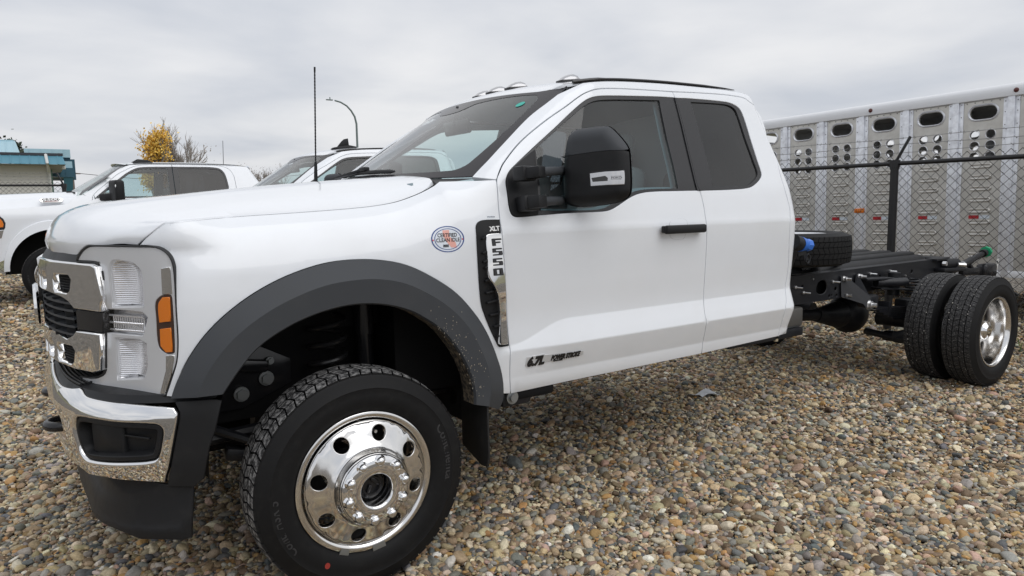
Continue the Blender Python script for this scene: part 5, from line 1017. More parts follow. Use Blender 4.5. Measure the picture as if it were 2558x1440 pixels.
    bp = N(t, 'ShaderNodeBump'); bp.inputs['Strength'].default_value = .25; bp.inputs['Distance'].default_value = .15; L(nz.outputs[0], bp.inputs['Height']); L(bp.outputs[0], b.inputs['Normal'])
    pc = bpy.data.collections.new('pebbles')
    for k in range(14):
        bm = bmesh.new(); bmesh.ops.create_icosphere(bm, subdivisions=3, radius=1); r = np.random.default_rng(100+k); ph = r.uniform(0, 6.28, (6, 3)); fr = r.uniform(.8, 2.4, (6, 3)); am = r.uniform(.03, .10, 6); pl = [(Vector(r.normal(size=3)).normalized(), r.uniform(.62, .88)) for _ in range(5)]
        for v in bm.verts:
            c = v.co; d = 1+sum(am[i]*math.sin(c.x*fr[i][0]+ph[i][0])*math.sin(c.y*fr[i][1]+ph[i][1])*math.sin(c.z*fr[i][2]+ph[i][2])*2 for i in range(6)); c = c*d
            for nn, h in pl:
                e = c.dot(nn)-h
                if e > 0: c = c-nn*e*.72
            v.co = c
        pm = bpy.data.meshes.new('pebble'); bm.to_mesh(pm); bm.free(); pm.shade_smooth(); pm.materials.append(m); pc.objects.link(bpy.data.objects.new('pebble', pm))
    g = bpy.data.node_groups.new('scatter', 'GeometryNodeTree'); g.interface.new_socket('Geometry', in_out='INPUT', socket_type='NodeSocketGeometry'); g.interface.new_socket('Geometry', in_out='OUTPUT', socket_type='NodeSocketGeometry')
    gi, go = g.nodes.new('NodeGroupInput'), g.nodes.new('NodeGroupOutput'); ip = g.nodes.new('GeometryNodeInstanceOnPoints'); ci = g.nodes.new('GeometryNodeCollectionInfo'); ci.inputs['Collection'].default_value = pc; ci.inputs['Separate Children'].default_value = True; ci.inputs['Reset Children'].default_value = True
    mp = g.nodes.new('GeometryNodeMeshToPoints'); L = g.links.new
    def na(nm, ty): x = g.nodes.new('GeometryNodeInputNamedAttribute'); x.data_type = ty; x.inputs[0].default_value = nm; return x.outputs[0]
    L(gi.outputs[0], mp.inputs[0]); L(mp.outputs[0], ip.inputs['Points']); L(ci.outputs[0], ip.inputs['Instance']); ip.inputs['Pick Instance'].default_value = True; L(na('pick', 'INT'), ip.inputs['Instance Index'])
    er = g.nodes.new('FunctionNodeEulerToRotation'); L(na('rot', 'FLOAT_VECTOR'), er.inputs[0]); L(er.outputs[0], ip.inputs['Rotation']); L(na('scl', 'FLOAT_VECTOR'), ip.inputs['Scale']); L(ip.outputs[0], go.inputs[0])
    o = link('gravel', me); md = o.modifiers.new('scatter', 'NODES'); md.node_group = g; o['kind'] = 'stuff'; o['label'] = 'rounded tan and grey river pebbles covering the whole parking lot'; me.materials.append(m)
    print('pebbles', n)
build_gravel()
# ---------------------------------------------------------------- black chain-link fence behind the frame
FBLK = mat('fence_black', (.010, .010, .011), .45)
def fence(root_loc, along, L0, L1, post_s, zr, label, arm=None, mesh_w=.092, wires=True):
    """chain-link run in the local plane of unit vector along; posts, rail, woven mesh, barbed wires"""
    t = thing('chain_link_fence', root_loc, label, 'fence'); global ROOT; ROOT = None; a = Vector(along); nrm = Vector((a.y, -a.x, 0))
    b = MB(); b.tube([a*L0+Vector((0, 0, zr)), a*L1+Vector((0, 0, zr))], .022, 10); b.build('top_rail', FBLK, t)
    for s in post_s:
        b = MB(); b.tube([a*s+Vector((0, 0, -.2)), a*s+Vector((0, 0, zr+.03))], .040, 14); b.tube([a*s+Vector((0, 0, zr-.06)), a*s+Vector((0, 0, zr-.02))], .046, 14); p = b.build('post', FBLK, t)
        b = MB(); q = a*s+Vector((0, 0, zr)); e = q+a*arm[0]+nrm*arm[1]+Vector((0, 0, arm[2])); b.bar(q, e, .035, .028, .006); b.tube([q-Vector((0, 0, .035)), q+Vector((0, 0, .035))], .052, 14); b.build('wire_arm', FBLK, p)
    b = MB(); h = mesh_w/2; n = int((zr+.05)/h)
    for k in range(int((L1-L0)/h)):
        P = [a*(L0+k*h+(h if (i+k) % 2 else 0))+nrm*(.024+(.003 if (i+k) % 2 else -.003))+Vector((0, 0, .03+i*h)) for i in range(n+1)]; b.tube(P, .0033, 4, cap=False)
    m = b.build('wire_mesh', FBLK, t, 180, recalc=False); m['kind'] = 'stuff'
    if wires:
        wm = mat('galvanised_wire', (.22, .22, .22), .5, .7)
        for f in (.42, .70, .97):
            o = a*arm[0]*f+nrm*arm[1]*f+Vector((0, 0, zr+arm[2]*f)); b = MB(); s = np.arange(L0, L1, .06); b.tube([o+a*x+Vector((0, 0, .006*math.sin(x*3+f*9))) for x in s], .0028, 5)
            for x in np.arange(L0+.05*f, L1, .115):
                c = o+a*x+Vector((0, 0, .006*math.sin(x*3+f*9))); r = rng.normal(size=3); r = Vector(r).normalized()*.018; b.tube([c-r, c+r], .0018, 3); r = Vector((r.z, r.x, -r.y)); b.tube([c-r, c+r], .0018, 3)
            b.build('barbed_wire', wm, t, 180)
    return t
fence((6.5, 0, 0), (0, 1, 0), -3.2, 6.6, (-2.55, .46, 3.47, 6.45), 1.745, 'black chain link fence with barbed wire top in front of the aluminium livestock trailer', arm=(-.12, .05, .27))
# ---------------------------------------------------------------- aluminium livestock trailer
def build_trailer():
    global ROOT
    t = thing('livestock_trailer', (8.2, 0, 0), 'aluminium livestock trailer with oval and round vent holes behind the black fence', 'trailer'); ROOT = None; t.rotation_euler = (-.019, 0, 0)
    sheet = mat('trailer_sheet', (.62, .605, .57), .34, .75, noise=(2.3, (.50, .485, .45), .38, .66)); post_m = mat('trailer_post', (.84, .86, .90), .38, .45, noise=(12, (.62, .63, .66), .4, .7)); dark = mat('trailer_inside', (.03, .03, .03), .8); white = mat('trailer_white', (.74, .75, .77), .35)
    S = Surf(lambda y, z: np.stack([0*y*z, y+0*z, z+0*y], -1), None, flip=True)
    arc = lambda cx, cz, r, a0, a1, n: [(cx+r*math.cos(q), cz+r*math.sin(q)) for q in np.linspace(a0, a1, n)]
    oval = lambda c, w, h: np.array(arc(c+w-h, 2.355, h, -math.pi/2, math.pi/2, 9)+arc(c-w+h, 2.355, h, math.pi/2, 1.5*math.pi, 9))
    circ = lambda cy, cz, r, n=20: np.array([(cy+r*math.cos(q), cz+r*math.sin(q)) for q in np.linspace(0, 2*math.pi, n, endpoint=False)])
    ribs = [.028+.5725*k for k in range(-5, 9)]; first = None
    lv = MB(); V = []; n = 14      # stamped louvre: hood open at the bottom
    st = np.array(arc(.117-.031, 0, .031, -math.pi/2, math.pi/2, 8)+arc(-.117+.031, 0, .031, math.pi/2, 1.5*math.pi, 8)); cl_ = lambda A: np.vstack([A, A[:1]]); s2, s3, s4 = inset(st, .009), inset(st, .013), inset(st, .024)
    t3 = lambda Q, d: np.stack([np.full(len(Q), d), Q[:, 0], Q[:, 1]], -1)
    if area2(st) < 0: st = st[::-1]
    lv.add(*strip([cl_(t3(st, .001)), cl_(t3(s2, -.020)), cl_(t3(s3, -.021)), cl_(t3(s4, -.014))])); lv.add(t3(s4, -.014).tolist(), [list(range(len(s4)))]); lo = None; rv = MB()
    lou = []
    for k in range(len(ribs)-1):
        c = (ribs[k]+ribs[k+1])/2; y0, y1 = ribs[k]+.06, ribs[k+1]-.06
        if first is None:
            hs = [oval(c, .140, .072)]+[circ(c+s*.083, 2.105-.124*r, .048) for s in (-1, 1) for r in range(3)]
            p = panel('side_panel', S, [(y0, .50), (y1, .50), (y1, 2.50), (y0, 2.50)], sheet, t, holes=hs, thick=.03, gap=0, res=.12, rnd=.002); first = (p, c)
            b = MB(); P = oval(c, .140, .072); P2 = inset(P, -.012); P3 = inset(P, -.026); to = lambda Q, d: np.vstack([np.stack([np.full(len(Q), d), Q[:, 0], Q[:, 1]], -1)]*1); cl = lambda A: np.vstack([A, A[:1]])
            PP = P if area2(P) > 0 else P[::-1]; b.add(*strip([cl(to(PP, -.002)), cl(to(P2, -.016)), cl(to(P3, -.002))])); rim0 = b.build('vent_frame', post_m, p, 50)
            for s in (-1, 1):
                for r in range(3):
                    Q = circ(c+s*.083, 2.105-.124*r, .048); b = MB(); b.add(*strip([cl(to(Q, -.001)), cl(to(inset(Q, -.005), -.008)), cl(to(inset(Q, -.010), -.001))])); b.build('hole_rim', post_m, p, 60)
            lo = lv.build('louvre', sheet, p, 70); lo.location = (-.001, c, 1.748); lou.append(lo)
            for q in range(1, 9):
                o = lo.copy(); COL.objects.link(o); o.location = (-.001, c, 1.748-.1295*q)
        else:
            p = copy_tree(first[0], t); p.location = (0, c-first[1], 0)
        if -1.2 < c < 4:
            for s, mm in ((.06, mat('tape_red', (.42, .012, .02), .3)), (-.055, mat('tape_white', (.62, .68, .74), .3))):
                b = MB(); b.box((-.004, c+s, 1.158), (.004, .105, .040)); b.build('reflective_tape', mm, t)
        for yy in np.arange(y0+.06, y1-.03, .085):
            rv.box((-.003, yy, 2.475), (.006, .010, .010))
    for k, y in enumerate(ribs):
        b = MB(); b.box((-.012, y, 1.49), (.030, .072, 2.02), None, .004); b.box((-.004, y+.058, 1.49), (.012, .045, 2.02), None, .003); b.box((-.004, y-.058, 1.49), (.012, .045, 2.02), None, .003); b.box((-.018, y-.02, 1.49), (.026, .008, 2.02), None, .002); b.build('side_post', post_m, t)
        for z in np.arange(.56, 2.48, .135):
            for s in (-.060, .060): rv.box((-.011, y+s, z+.02*math.sin(k*5+z*9)), (.006, .009, .009))
    o = rv.build('rivet', mat('rivet_grey', (.13, .13, .13), .4, .5), t); o['kind'] = 'stuff'
    L0, L1 = ribs[0]-.1, ribs[-1]+.1; ln = L1-L0; mid = (L0+L1)/2
    b = MB(); b.add(*strip([[(x, y, z) for y in (L0, L1)] for x, z in ((-.012, 2.49), (-.035, 2.50), (-.038, 2.545), (-.030, 2.59), (-.010, 2.625), (.04, 2.645), (.30, 2.66), (1.2, 2.69), (2.4, 2.64), (2.44, 2.50))])); b.build('roof_rail', white, t, 60)
    b = MB(); b.box((.01, mid, .50), (.06, ln, .075), None, .006); b.box((2.40, mid, .50), (.06, ln, .075), None, .006); b.build('bottom_rail', white, t)
    b = MB(); b.box((1.2, mid, .555), (2.36, ln, .03)); b.build('floor', dark, t); b = MB(); b.box((1.2, L0+.02, 1.55), (2.36, .03, 1.95)); b.box((1.2, L1-.02, 1.55), (2.36, .03, 1.95)); b.build('end_wall', sheet, t)
    far = MB(); 
    for k in range(len(ribs)-1):
        c = (ribs[k]+ribs[k+1])/2; o = first[0].copy(); COL.objects.link(o); o.location = (2.40, c-first[1], 0)
    b = MB(); [b.box((2.39, y, 1.49), (.03, .125, 2.0)) for y in ribs]; o = b.build('far_posts', post_m, t); o.name = 'side_post'; o['kind'] = 'stuff'
    for y, z in ((1.62, 2.555), (-.02, 2.555)):
        b = MB(); b.lathe([(.026, 0), (.026, .006), (.018, .014), (0, .017)], (-.036, y, z), (-1, 0, 0), 14); b.build('marker_lamp', mat('marker_red', (.10, .025, .02), .35), t)
    b = MB(); b.box((-.03, 1.745, 1.262), (.03, .135, .062), None, .012); am = b.build('amber_lamp', AMBER, t)
    for q in (-.03, 0, .03):
        b = MB(); b.box((-.046, 1.745+q, 1.262), (.004, .006, .045)); b.build('lamp_rib', mat('amber_dark', (.30, .06, .004), .3), am)
    b = MB(); b.box((-.10, 2.62, .985), (.16, .42, .022), None, .004); b.box((-.02, 2.62, .93), (.012, .42, .10)); b.build('side_step', post_m, t); b = MB(); b.tube([(-.15, 2.44, .95), (-.15, 2.44, .80)], .014, 8); b.box((-.15, 2.43, .93), (.05, .05, .05), None, .01); b.build('step_hook', GLOSSB, t)
    for y in (-2.2, -1.3):
        for x in (.1, 2.3):
            b = MB(); b.lathe([(.20, -.10), (.36, -.11), (.385, -.08), (.385, .08), (.36, .11), (.20, .10)], (x+.16, y, .385), (1, 0, 0), 32); w = b.build('wheel', RUBBER, t); b = MB(); b.lathe([(.2, -.09), (.19, -.05), (.1, -.04), (0, -.04)], (x+.16, y, .385), (1, 0, 0), 24); b.build('rim', ALU, w)
    b = MB(); b.tube([(.5, 4.6, .5), (.5, 4.6, .02)], .05, 10); b.tube([(2.0, 4.6, .5), (2.0, 4.6, .02)], .05, 10); b.build('landing_leg', FRAMEB, t)
build_trailer()
# ================================================================ middle truck: same model parked beyond
def build_middle():
    global ROOT
    g = float(hg(0, 4.2)); a = at(840, 380, 2, 1.968+g); loc = Vector((a[0]-1.255+2.0, a[1]+.712, g)); ROOT = None
    t = thing('parked_truck', loc, 'white truck with a black fin aerial on its roof, parked between the two other trucks', 'truck', None); ROOT = None
    keep = ('front_door', 'rear_door', 'cab_side', 'front_fender', 'hood', 'windshield', 'cowl_panel', 'roof', 'drip_moulding', 'back_panel', 'inner_side_trim', 'cab_floor', 'headliner', 'dashboard', 'steering_wheel', 'front_seat', 'rear_seat', 'cabin_mirror', 'nose_dark_fill', 'wheel_liner', 'inner_fender', 'grille', 'grille_cover', 'headlight', 'bumper', 'wing_mirror', 'wiper', 'wheel', 'frame_rail', 'cross_member', 'rear_axle', 'front_axle')
    drop = ('badge', 'decal', 'stock', 'fender_vent', 'fender_flare', 'lamp_lettering', 'lug_nut', 'sidewall', 'paint_mark', 'frame_bolt')
    stem = lambda o: o.name.split('.')[0]
    def cp(o, p):
        c = o.copy(); COL.objects.link(c); c.parent = p
        for ch in list(o.children):
            if not stem(ch).startswith(drop): cp(ch, c)
    for ch in list(TRUCK.children):
        if stem(ch) in keep: cp(ch, t)
    L = np.array(loc); W = lambda px, py, z: at(px, py, 2, z+g)-L
    # front flares in body colour stay off this copy; roof fin
    p = W(842, 373, 2.03); q = W(876, 371, 2.03); b = MB(); p, q = Vector(p), Vector(q); d = (q-p); s = Vector((1, 0, 0))
    c = (p+q)/2; ln = .30; b.prism([(-ln/2, 0), (ln/2, 0), (ln/2-.01, .035), (ln*.15, .05), (-ln/2+.03, .02)], c+Vector((0, -.045, -.01)), (1, 0, 0), (0, 0, 1), (0, .09, 0), .012)
    b.prism([(-ln*.28, .02), (ln*.20, .04), (ln*.17, .125), (ln*.02, .115), (-ln*.08, .09)], c+Vector((0, -.012, -.01)), (1, 0, 0), (0, 0, 1), (0, .024, 0), .005); b.build('roof_fin', BLACKP, t)
    return t
MID = build_middle()
# ================================================================ left truck: another make with a long hood, roof marker lamps in a black housing
def build_left():
    global ROOT
    Lc = np.array([-.98, 9.28, .13]); t = thing('parked_truck', tuple(Lc), 'white crew cab truck with black roof lamp housing and 5500 badge, furthest left', 'truck'); ROOT = None; Surf.OFF = Lc
    W0 = pchip([.40, .55, .8, 1.05, 1.25, 1.38, 1.46, 1.50], [.93, .96, .975, .985, .985, .965, .94, .925]); G0 = pchip([1.5, 1.7, 1.9, 1.97, 2.02], [.925, .85, .76, .72, .66])
    xr = lambda z: 3.20-.22*sstep(1.45, 2.0, z)
    def Wl(x, z):
        w = np.where(z < 1.5, W0(z), G0(z)); d = np.clip(-.35-x, 0, .5); w = w-.9*d*d
        sh = 1.47; w = np.where(x < .95, np.minimum(w, .985-.55*np.clip(z-1.22, 0, 1)**1.3), w)
        d = np.clip(x-(xr(z)-.06), 0, .0595); return w-(.06-np.sqrt(np.maximum(.06**2-d*d, 0)))
    S = Surf(lambda x, z: np.stack([x, -Wl(x, z), z], -1), (-.9, 3.2, .3, 2.0)); S2 = Surf(lambda x, z: np.stack([x, -Wl(x, z)+.05, z], -1), None)
    zb = .62
    def col(px): return S.trace(px)
    cutpx = [(231, 503), (232, 491), (242, 478.5), (264, 460), (293, 436), (314, 425), (332, 417), (350, 413.5), (371, 411.5), (432, 411)]
    cut = TO(S, cutpx); top = TO(S, [(432, 411, 1), (500, 412), (540, 414), (561, 418), (575, 426), (584, 440), (590, 466, 1)])
    xm = float(S.trace([(433, 440)])[0][0]); xend = float(top[-1][0])
    fd = np.concatenate([[(cut[0][0]+.03, zb), (cut[0][0]+.01, 1.2)], cut, [(xm, top[0][1]), (xm, zb)]])
    rd = np.concatenate([[(xm, zb), (xm, top[0][1])], top[1:], [(xend+.03, 1.2), (xend, zb)]])
    wpx = TO(S, [(236, 500, 1), (243, 490), (293, 450), (321, 429.5), (344, 419.5), (371, 417.5), (431, 417, 1)])
    win = np.concatenate([[(wpx[0][0]+.02, 1.46), (wpx[0][0], 1.52)], wpx, [(xm-.004, wpx[-1][1]), (xm-.004, 1.46)]])
    w2 = TO(S, [(435, 417, 1), (500, 417.5), (531, 418.5), (550, 422.5), (562, 435), (572, 467, 1)]); win2 = np.concatenate([[(xm+.004, 1.46), (xm+.004, w2[0][1])], w2, [(w2[-1][0]-.03, 1.46)]])
    gi = inset(win, .028); gi2 = inset(win2, .028)
    bx = float(S.trace([(420, 440)])[0][0]); g1 = np.clip(gi, [-9, -9], [bx, 9]); bx2 = float(S.trace([(447, 440)])[0][0]); g2 = np.clip(gi2, [bx2, -9], [9, 9])
    ddp = lambda P: np.array([p for i, p in enumerate(P) if i == 0 or np.linalg.norm(p-P[i-1]) > 1e-4])
    g1, g2 = ddp(g1), ddp(g2)
    D1 = panel('front_door', S, fd, PAINT, t, holes=[win], mirror=True, res=.07, gap=.003, hgap=0); D2 = panel('rear_door', S, rd, PAINT, t, holes=[win2], mirror=True, res=.07, gap=.003, hgap=0)
    for D, w, g, gm in ((D1, win, g1, GL_SIDE), (D2, win2, g2, GL_PRIV)):
        panel('window_trim', S, w, GLOSSB, D, holes=[g], off=-.004, thick=.01, gap=0, mirror=True, res=.07); panel('window', S, g, gm, D, off=-.01, thick=0, gap=-.004, mirror=True, res=.1)
    zt = pchip([.7, 1.15, 1.35, 1.6, 2.3, 2.75, 2.95, 3.05], [1.60, 1.935, 1.965, 1.985, 1.99, 1.975, 1.945, 1.92])
    wsE = TO(S, [(207, 485, 1), (227, 474), (262, 447), (296, 423), (313, 415.5, 1)])
    rail = [(x, float(zt(x))) for x in np.arange(wsE[-1][0]+.06, 2.98, .06)]
    back = [(float(xr(z))-.002, z) for z in np.arange(1.93, .62, -.06)]
    side = np.concatenate([wsE, rail, back, [(3.18, zb)], rd[::-1][:1], rd[len(rd)-1:len(rd)-3:-1], top[::-1], cut[::-1]])
    panel('cab_side', S, side, PAINT, t, mirror=True, res=.06)
    # fender with wheel arch, lower bumper corner
    hx = TO(S, [(160, 511, 1), (137, 513), (60, 519), (0, 524, 1)]); hcut = TO(S, [(231, 503, 1), (222, 494), (207, 486, 1), (188, 491), (172, 507), (160, 511, 1)])
    fdE = [(max(cut[0][0], .80)+.01, 1.2), (max(cut[0][0], .80)+.03, zb)]
    arch = [(.215+.53*math.cos(q), .48+.555*math.sin(q)) for q in np.linspace(.22, math.pi-.0, 26)]; a_in = [(x, z) for x, z in arch]
    fz = .92; xf = -.80
    fen = np.concatenate([hcut[::-1][1:][::-1][:0], np.array([(cut[0][0]+.005, 1.44)]), np.array(fdE), np.array([p for p in arch if p[1] > .625]), np.array([(xf+.36, .60), (xf+.30, .60), (xf+.12, fz), (xf, 1.15)]), [(xf+.0, 1.2), (xf+.04, hx[-1][1])], hx[::-1], hcut[::-1][1:-1]])
    panel('front_fender', S, fen, PAINT, t, mirror=True, res=.06)
    # white flare ring
    ri = np.array(arch); ro = np.array([(.215+.60*math.cos(q), .48+.685*math.sin(q)) for q in np.linspace(.22, math.pi, 26)]); P = lambda a, o: np.stack([a[:, 0], -Wl(a[:, 0], a[:, 1])-o, a[:, 1]], -1)
    b = MB(); b.add(*strip([P(ro, .0), P(ro*[.985, .99], .028), P(ri, .045), P(ri, -.06)])); b.build('fender_flare', PAINT, t, 30, mirror=True)
    b = MB(); b.add(*strip([[(.215+.54*math.cos(q), y, .48+.565*math.sin(q)) for q in np.linspace(-.1, math.pi+.1, 24)] for y in (-.93, -.45)])); b.box((.215, -.46, .75), (1.2, .02, .7)); b.build('wheel_liner', LINER, t, mirror=True)
    # hood, windshield, roof
    hzc = lambda x, y: (1.475+.075*(x+.85)/1.7)+.035*(1-(y/.8)**2)+.04*sstep(.80, .55, abs(y))
    b = MB(); b.add(*grid(lambda u, v: (-.88+1.72*u+.10*(1-(2*v-1)**2)*(u-.5), (-.875+1.75*v), hzc(-.88+1.72*u, -.875+1.75*v)-.03-.05*max(0, abs(2*v-1)-.86)/.14-.30*max(0, abs(2*v-1)-.955)/.045-.25*max(0, .06-u)/.06*1), 26, 44)); b.build('hood', PAINT, t, 60)
    pe = S.P(wsE); sl_ = (pe[-1][0]-pe[0][0]-.26*(pe[-1][1]**2-pe[0][1]**2))/(pe[-1][2]-pe[0][2]); wx = lambda y, z: pe[0][0]-.26*pe[0][1]**2+sl_*(z-pe[0][2])+.26*y*y-.012
    S_W = Surf(lambda y, z: np.stack([wx(y, z), y+0*z, z+0*y], -1), None, flip=True); zt_ = 1.955
    ws = panel('windshield', S_W, np.array([(-.86, 1.50), (.86, 1.50), (.72, zt_), (.3, zt_+.012), (0, zt_+.015), (-.3, zt_+.012), (-.72, zt_)]), GL_WS, t, thick=0, gap=-.03, res=.12)
    panel('glass_border', S_W, np.array([(-.88, 1.49), (.88, 1.49), (.735, zt_+.01), (0, zt_+.025), (-.735, zt_+.01)]), mat('frit_band', ()), ws, holes=[np.array([(-.76, 1.56), (.76, 1.56), (.64, 1.90), (-.64, 1.90)])], off=.003, thick=.002, gap=0, res=.12)
    b = MB(); b.add(*grid(lambda u, v: (wx((2*v-1)*.68, zt_)+u*(3.02-wx((2*v-1)*.68, zt_)), (2*v-1)*.735, float(zt(1.25+1.72*u))+.045*(1-(2*v-1)**2)-.02*max(0, u-.9)/.1), 16, 16)); b.build('roof', PAINT, t, 60)
    b = MB(); V = [(xr(z)-.003, s*float(Wl(np.float64(xr(z)), z)), z) for z in np.linspace(.62, 1.97, 14) for s in (-1, 1)]; b.add(V, [(2*i, 2*i+1, 2*i+3, 2*i+2) for i in range(13)]); b.build('back_panel', PAINT, t)
    panel('inner_side_trim', S2, np.array([(.5, .62), (3.12, .62), (3.1, 1.4), (2.95, 1.9), (1.3, 1.9), (.75, 1.5)]), INTER, t, holes=[g1, g2], thick=0, mirror=True, res=.15)
    b = MB(); b.box((1.9, 0, .62), (2.6, 1.7, .04)); b.box((3.1, 0, 1.0), (.03, 1.7, .8)); b.box((.80, 0, 1.32), (.5, 1.6, .3), None, .05); b.build('dashboard', INTER, t)
    b = MB(); b.add(*grid(lambda u, v: (1.35+1.6*u, -.62+1.24*v, 1.93), 2, 2)); b.build('headliner', INTER, t)
    for y in (-.42, .42):
        for x in (1.75, 2.55):
            b = MB(); b.box((x+.15, y, 1.30), (.16, .52, .66), Matrix.Rotation(.18, 3, 'Y'), .05); b.box((x-.1, y, 1.0), (.5, .52, .16), None, .05); b.box((x+.24, y, 1.70), (.10, .27, .18), None, .04); b.build('seat', SEATM, t)
    # roof marker housing, mirror, badge, lamps, mud flap
    A = lambda px, py, y: at(px, py, 1, y+Lc[1])-Lc
    b = MB(); b.prism([(0, 0), (.30, .03), (.22, .075), (.10, .075), (.02, .03)], (1.30, -.62, 1.965), (1, 0, 0), (0, 0, 1), (0, .08, 0), .01)
    b.build('lamp_housing', BLACKP, t)
    for k, y in enumerate((-.40, -.20, 0, .25, .52)):
        b = MB(); b.prism([(0, 0), (.24, .01), (.16, .055), (.07, .06)], (1.32, y-.05, 2.0), (1, 0, 0), (0, 0, 1), (0, .10, 0), .012); b.build('clearance_lamp', BLACKP, t)
    y = -1.22; c = (A(274, 499, y)+A(312, 455, y))/2; c = A(292, 477, y); b = MB(); b.box(c, (.13, .26, .30), Matrix.Rotation(.30, 3, 'Z'), .04, 3); m = b.build('wing_mirror', BLACKP, t)
    b = MB(); b.box(A(294, 466, y)+np.array([-.055, -.045, 0]), (.02, .17, .045), Matrix.Rotation(.30, 3, 'Z'), .008); b.build('mirror_trim', CHROME, m)
    b = MB(); b.bar(A(255, 494, -1.0), A(290, 492, -1.18), .12, .10, .02); b.build('mirror_arm', BLACKP, m)
    sail = TO(S, [(238, 499, 1), (245, 489), (272, 467, 1), (278, 500, 1)]); panel('mirror_sail', S, np.concatenate([sail[:3], [(sail[3][0], 1.47), (sail[0][0], 1.46)]]), BLACKP, D1, off=.003, thick=.006, gap=0, res=.08)
    bz = S.trace([(96, 501), (104, 496), (150, 495), (159, 498), (157, 505), (150, 507), (104, 507.5)]); B = panel('badge', S, bz, CHROME, t, off=.012, thick=.03, gap=0, res=.06, rnd=.006)
    bi = S.trace([(104, 499), (108, 497), (148, 496.5), (151, 499), (147, 505), (108, 506)]); panel('badge_field', S, bi, GLOSSB, B, off=.016, thick=.004, gap=0, res=.06)
    lettering('badge_lettering', '5500', S, S.trace([(128, 500.5)])[0], .02, .08, mat('badge_white', ()), B, off=.020, bold=.003, wh=(.20, .042), shear=.2)
    panel('badge_bar', S, S.trace([(112, 504), (146, 503.2), (145, 504.6), (112, 505.4)]), mat('badge_red', (.35, .02, .02), .4), B, off=.018, thick=.002, gap=0, res=.06)
    lp = S.trace([(-14, 537), (0, 541), (8, 547), (14, 558), (13, 570), (10, 574.5), (-14, 577)]); H = panel('headlight', S, lp, GLOSSB, t, off=.004, thick=.02, gap=0, res=.06)
    panel('amber_lens', S, S.trace([(-14, 544), (0, 547), (6, 553), (9, 561), (8, 568), (-14, 571)]), AMBER, H, off=.010, thick=.008, gap=0, res=.06); panel('chrome_strip', S, S.trace([(-12, 578), (10, 575.5), (4, 596), (-12, 597)]), CHROME, H, off=.006, thick=.006, gap=0, res=.06)
    b = MB(); b.box((-.88, 0, .78), (.36, 1.72, .36), None, .08, 3); b.build('bumper', PAINT, t); b = MB(); b.box((-.98, 0, 1.2), (.2, 1.3, .5), None, .05); b.build('grille', CHROME, t)
    b = MB(); b.box((-.62, -.80, .48), (.02, .34, .26), None, .006); b.build('mud_flap', BLACKP, t); b = MB(); b.box((-.90, 0, .53), (.2, 1.5, .10), None, .02); b.build('air_dam', BLACKP, t)
    b = MB(); b.tube([A(560, 478, 0.2), A(556.5, 352, .2)], [.006, .004], 6); b.build('antenna', BLACKP, t)
    P_ = lambda L, y: [tuple(A(a_, b_, y)) for a_, b_ in L]
    uv = [(-.5, 1.545), (-.2, 1.55), (.1, 1.55)]; b = MB(); b.tube([S_W.P(np.array(q))+[-.02, 0, .015] for q in ((-.70, 1.53), (-.4, 1.55), (-.10, 1.54))], .012, 6); b.box(S_W.P(np.array((-.55, 1.53)))+[-.03, 0, .02], (.08, .12, .04), None, .01); b.build('wiper', BLACKP, t)
    w = copy_tree(FWHEEL, t); w.location = (.215, -.86, .394); w2_ = copy_tree(FWHEEL, t); w2_.location = (.215, .86, .394); w2_.rotation_euler = (0, 0, math.pi)
    for s in (1, -1):
        w3 = copy_tree(RWHEEL, t); w3.location = (4.9, -1.0*s, .394); w3.rotation_euler = (0, 0, 0 if s == 1 else math.pi)
        b = MB(); b.box((4.2, -.43*s, .75), (4.2, .08, .2)); b.build('frame_rail', FRAMEB, t)
    Surf.OFF = np.zeros(3)
build_left()
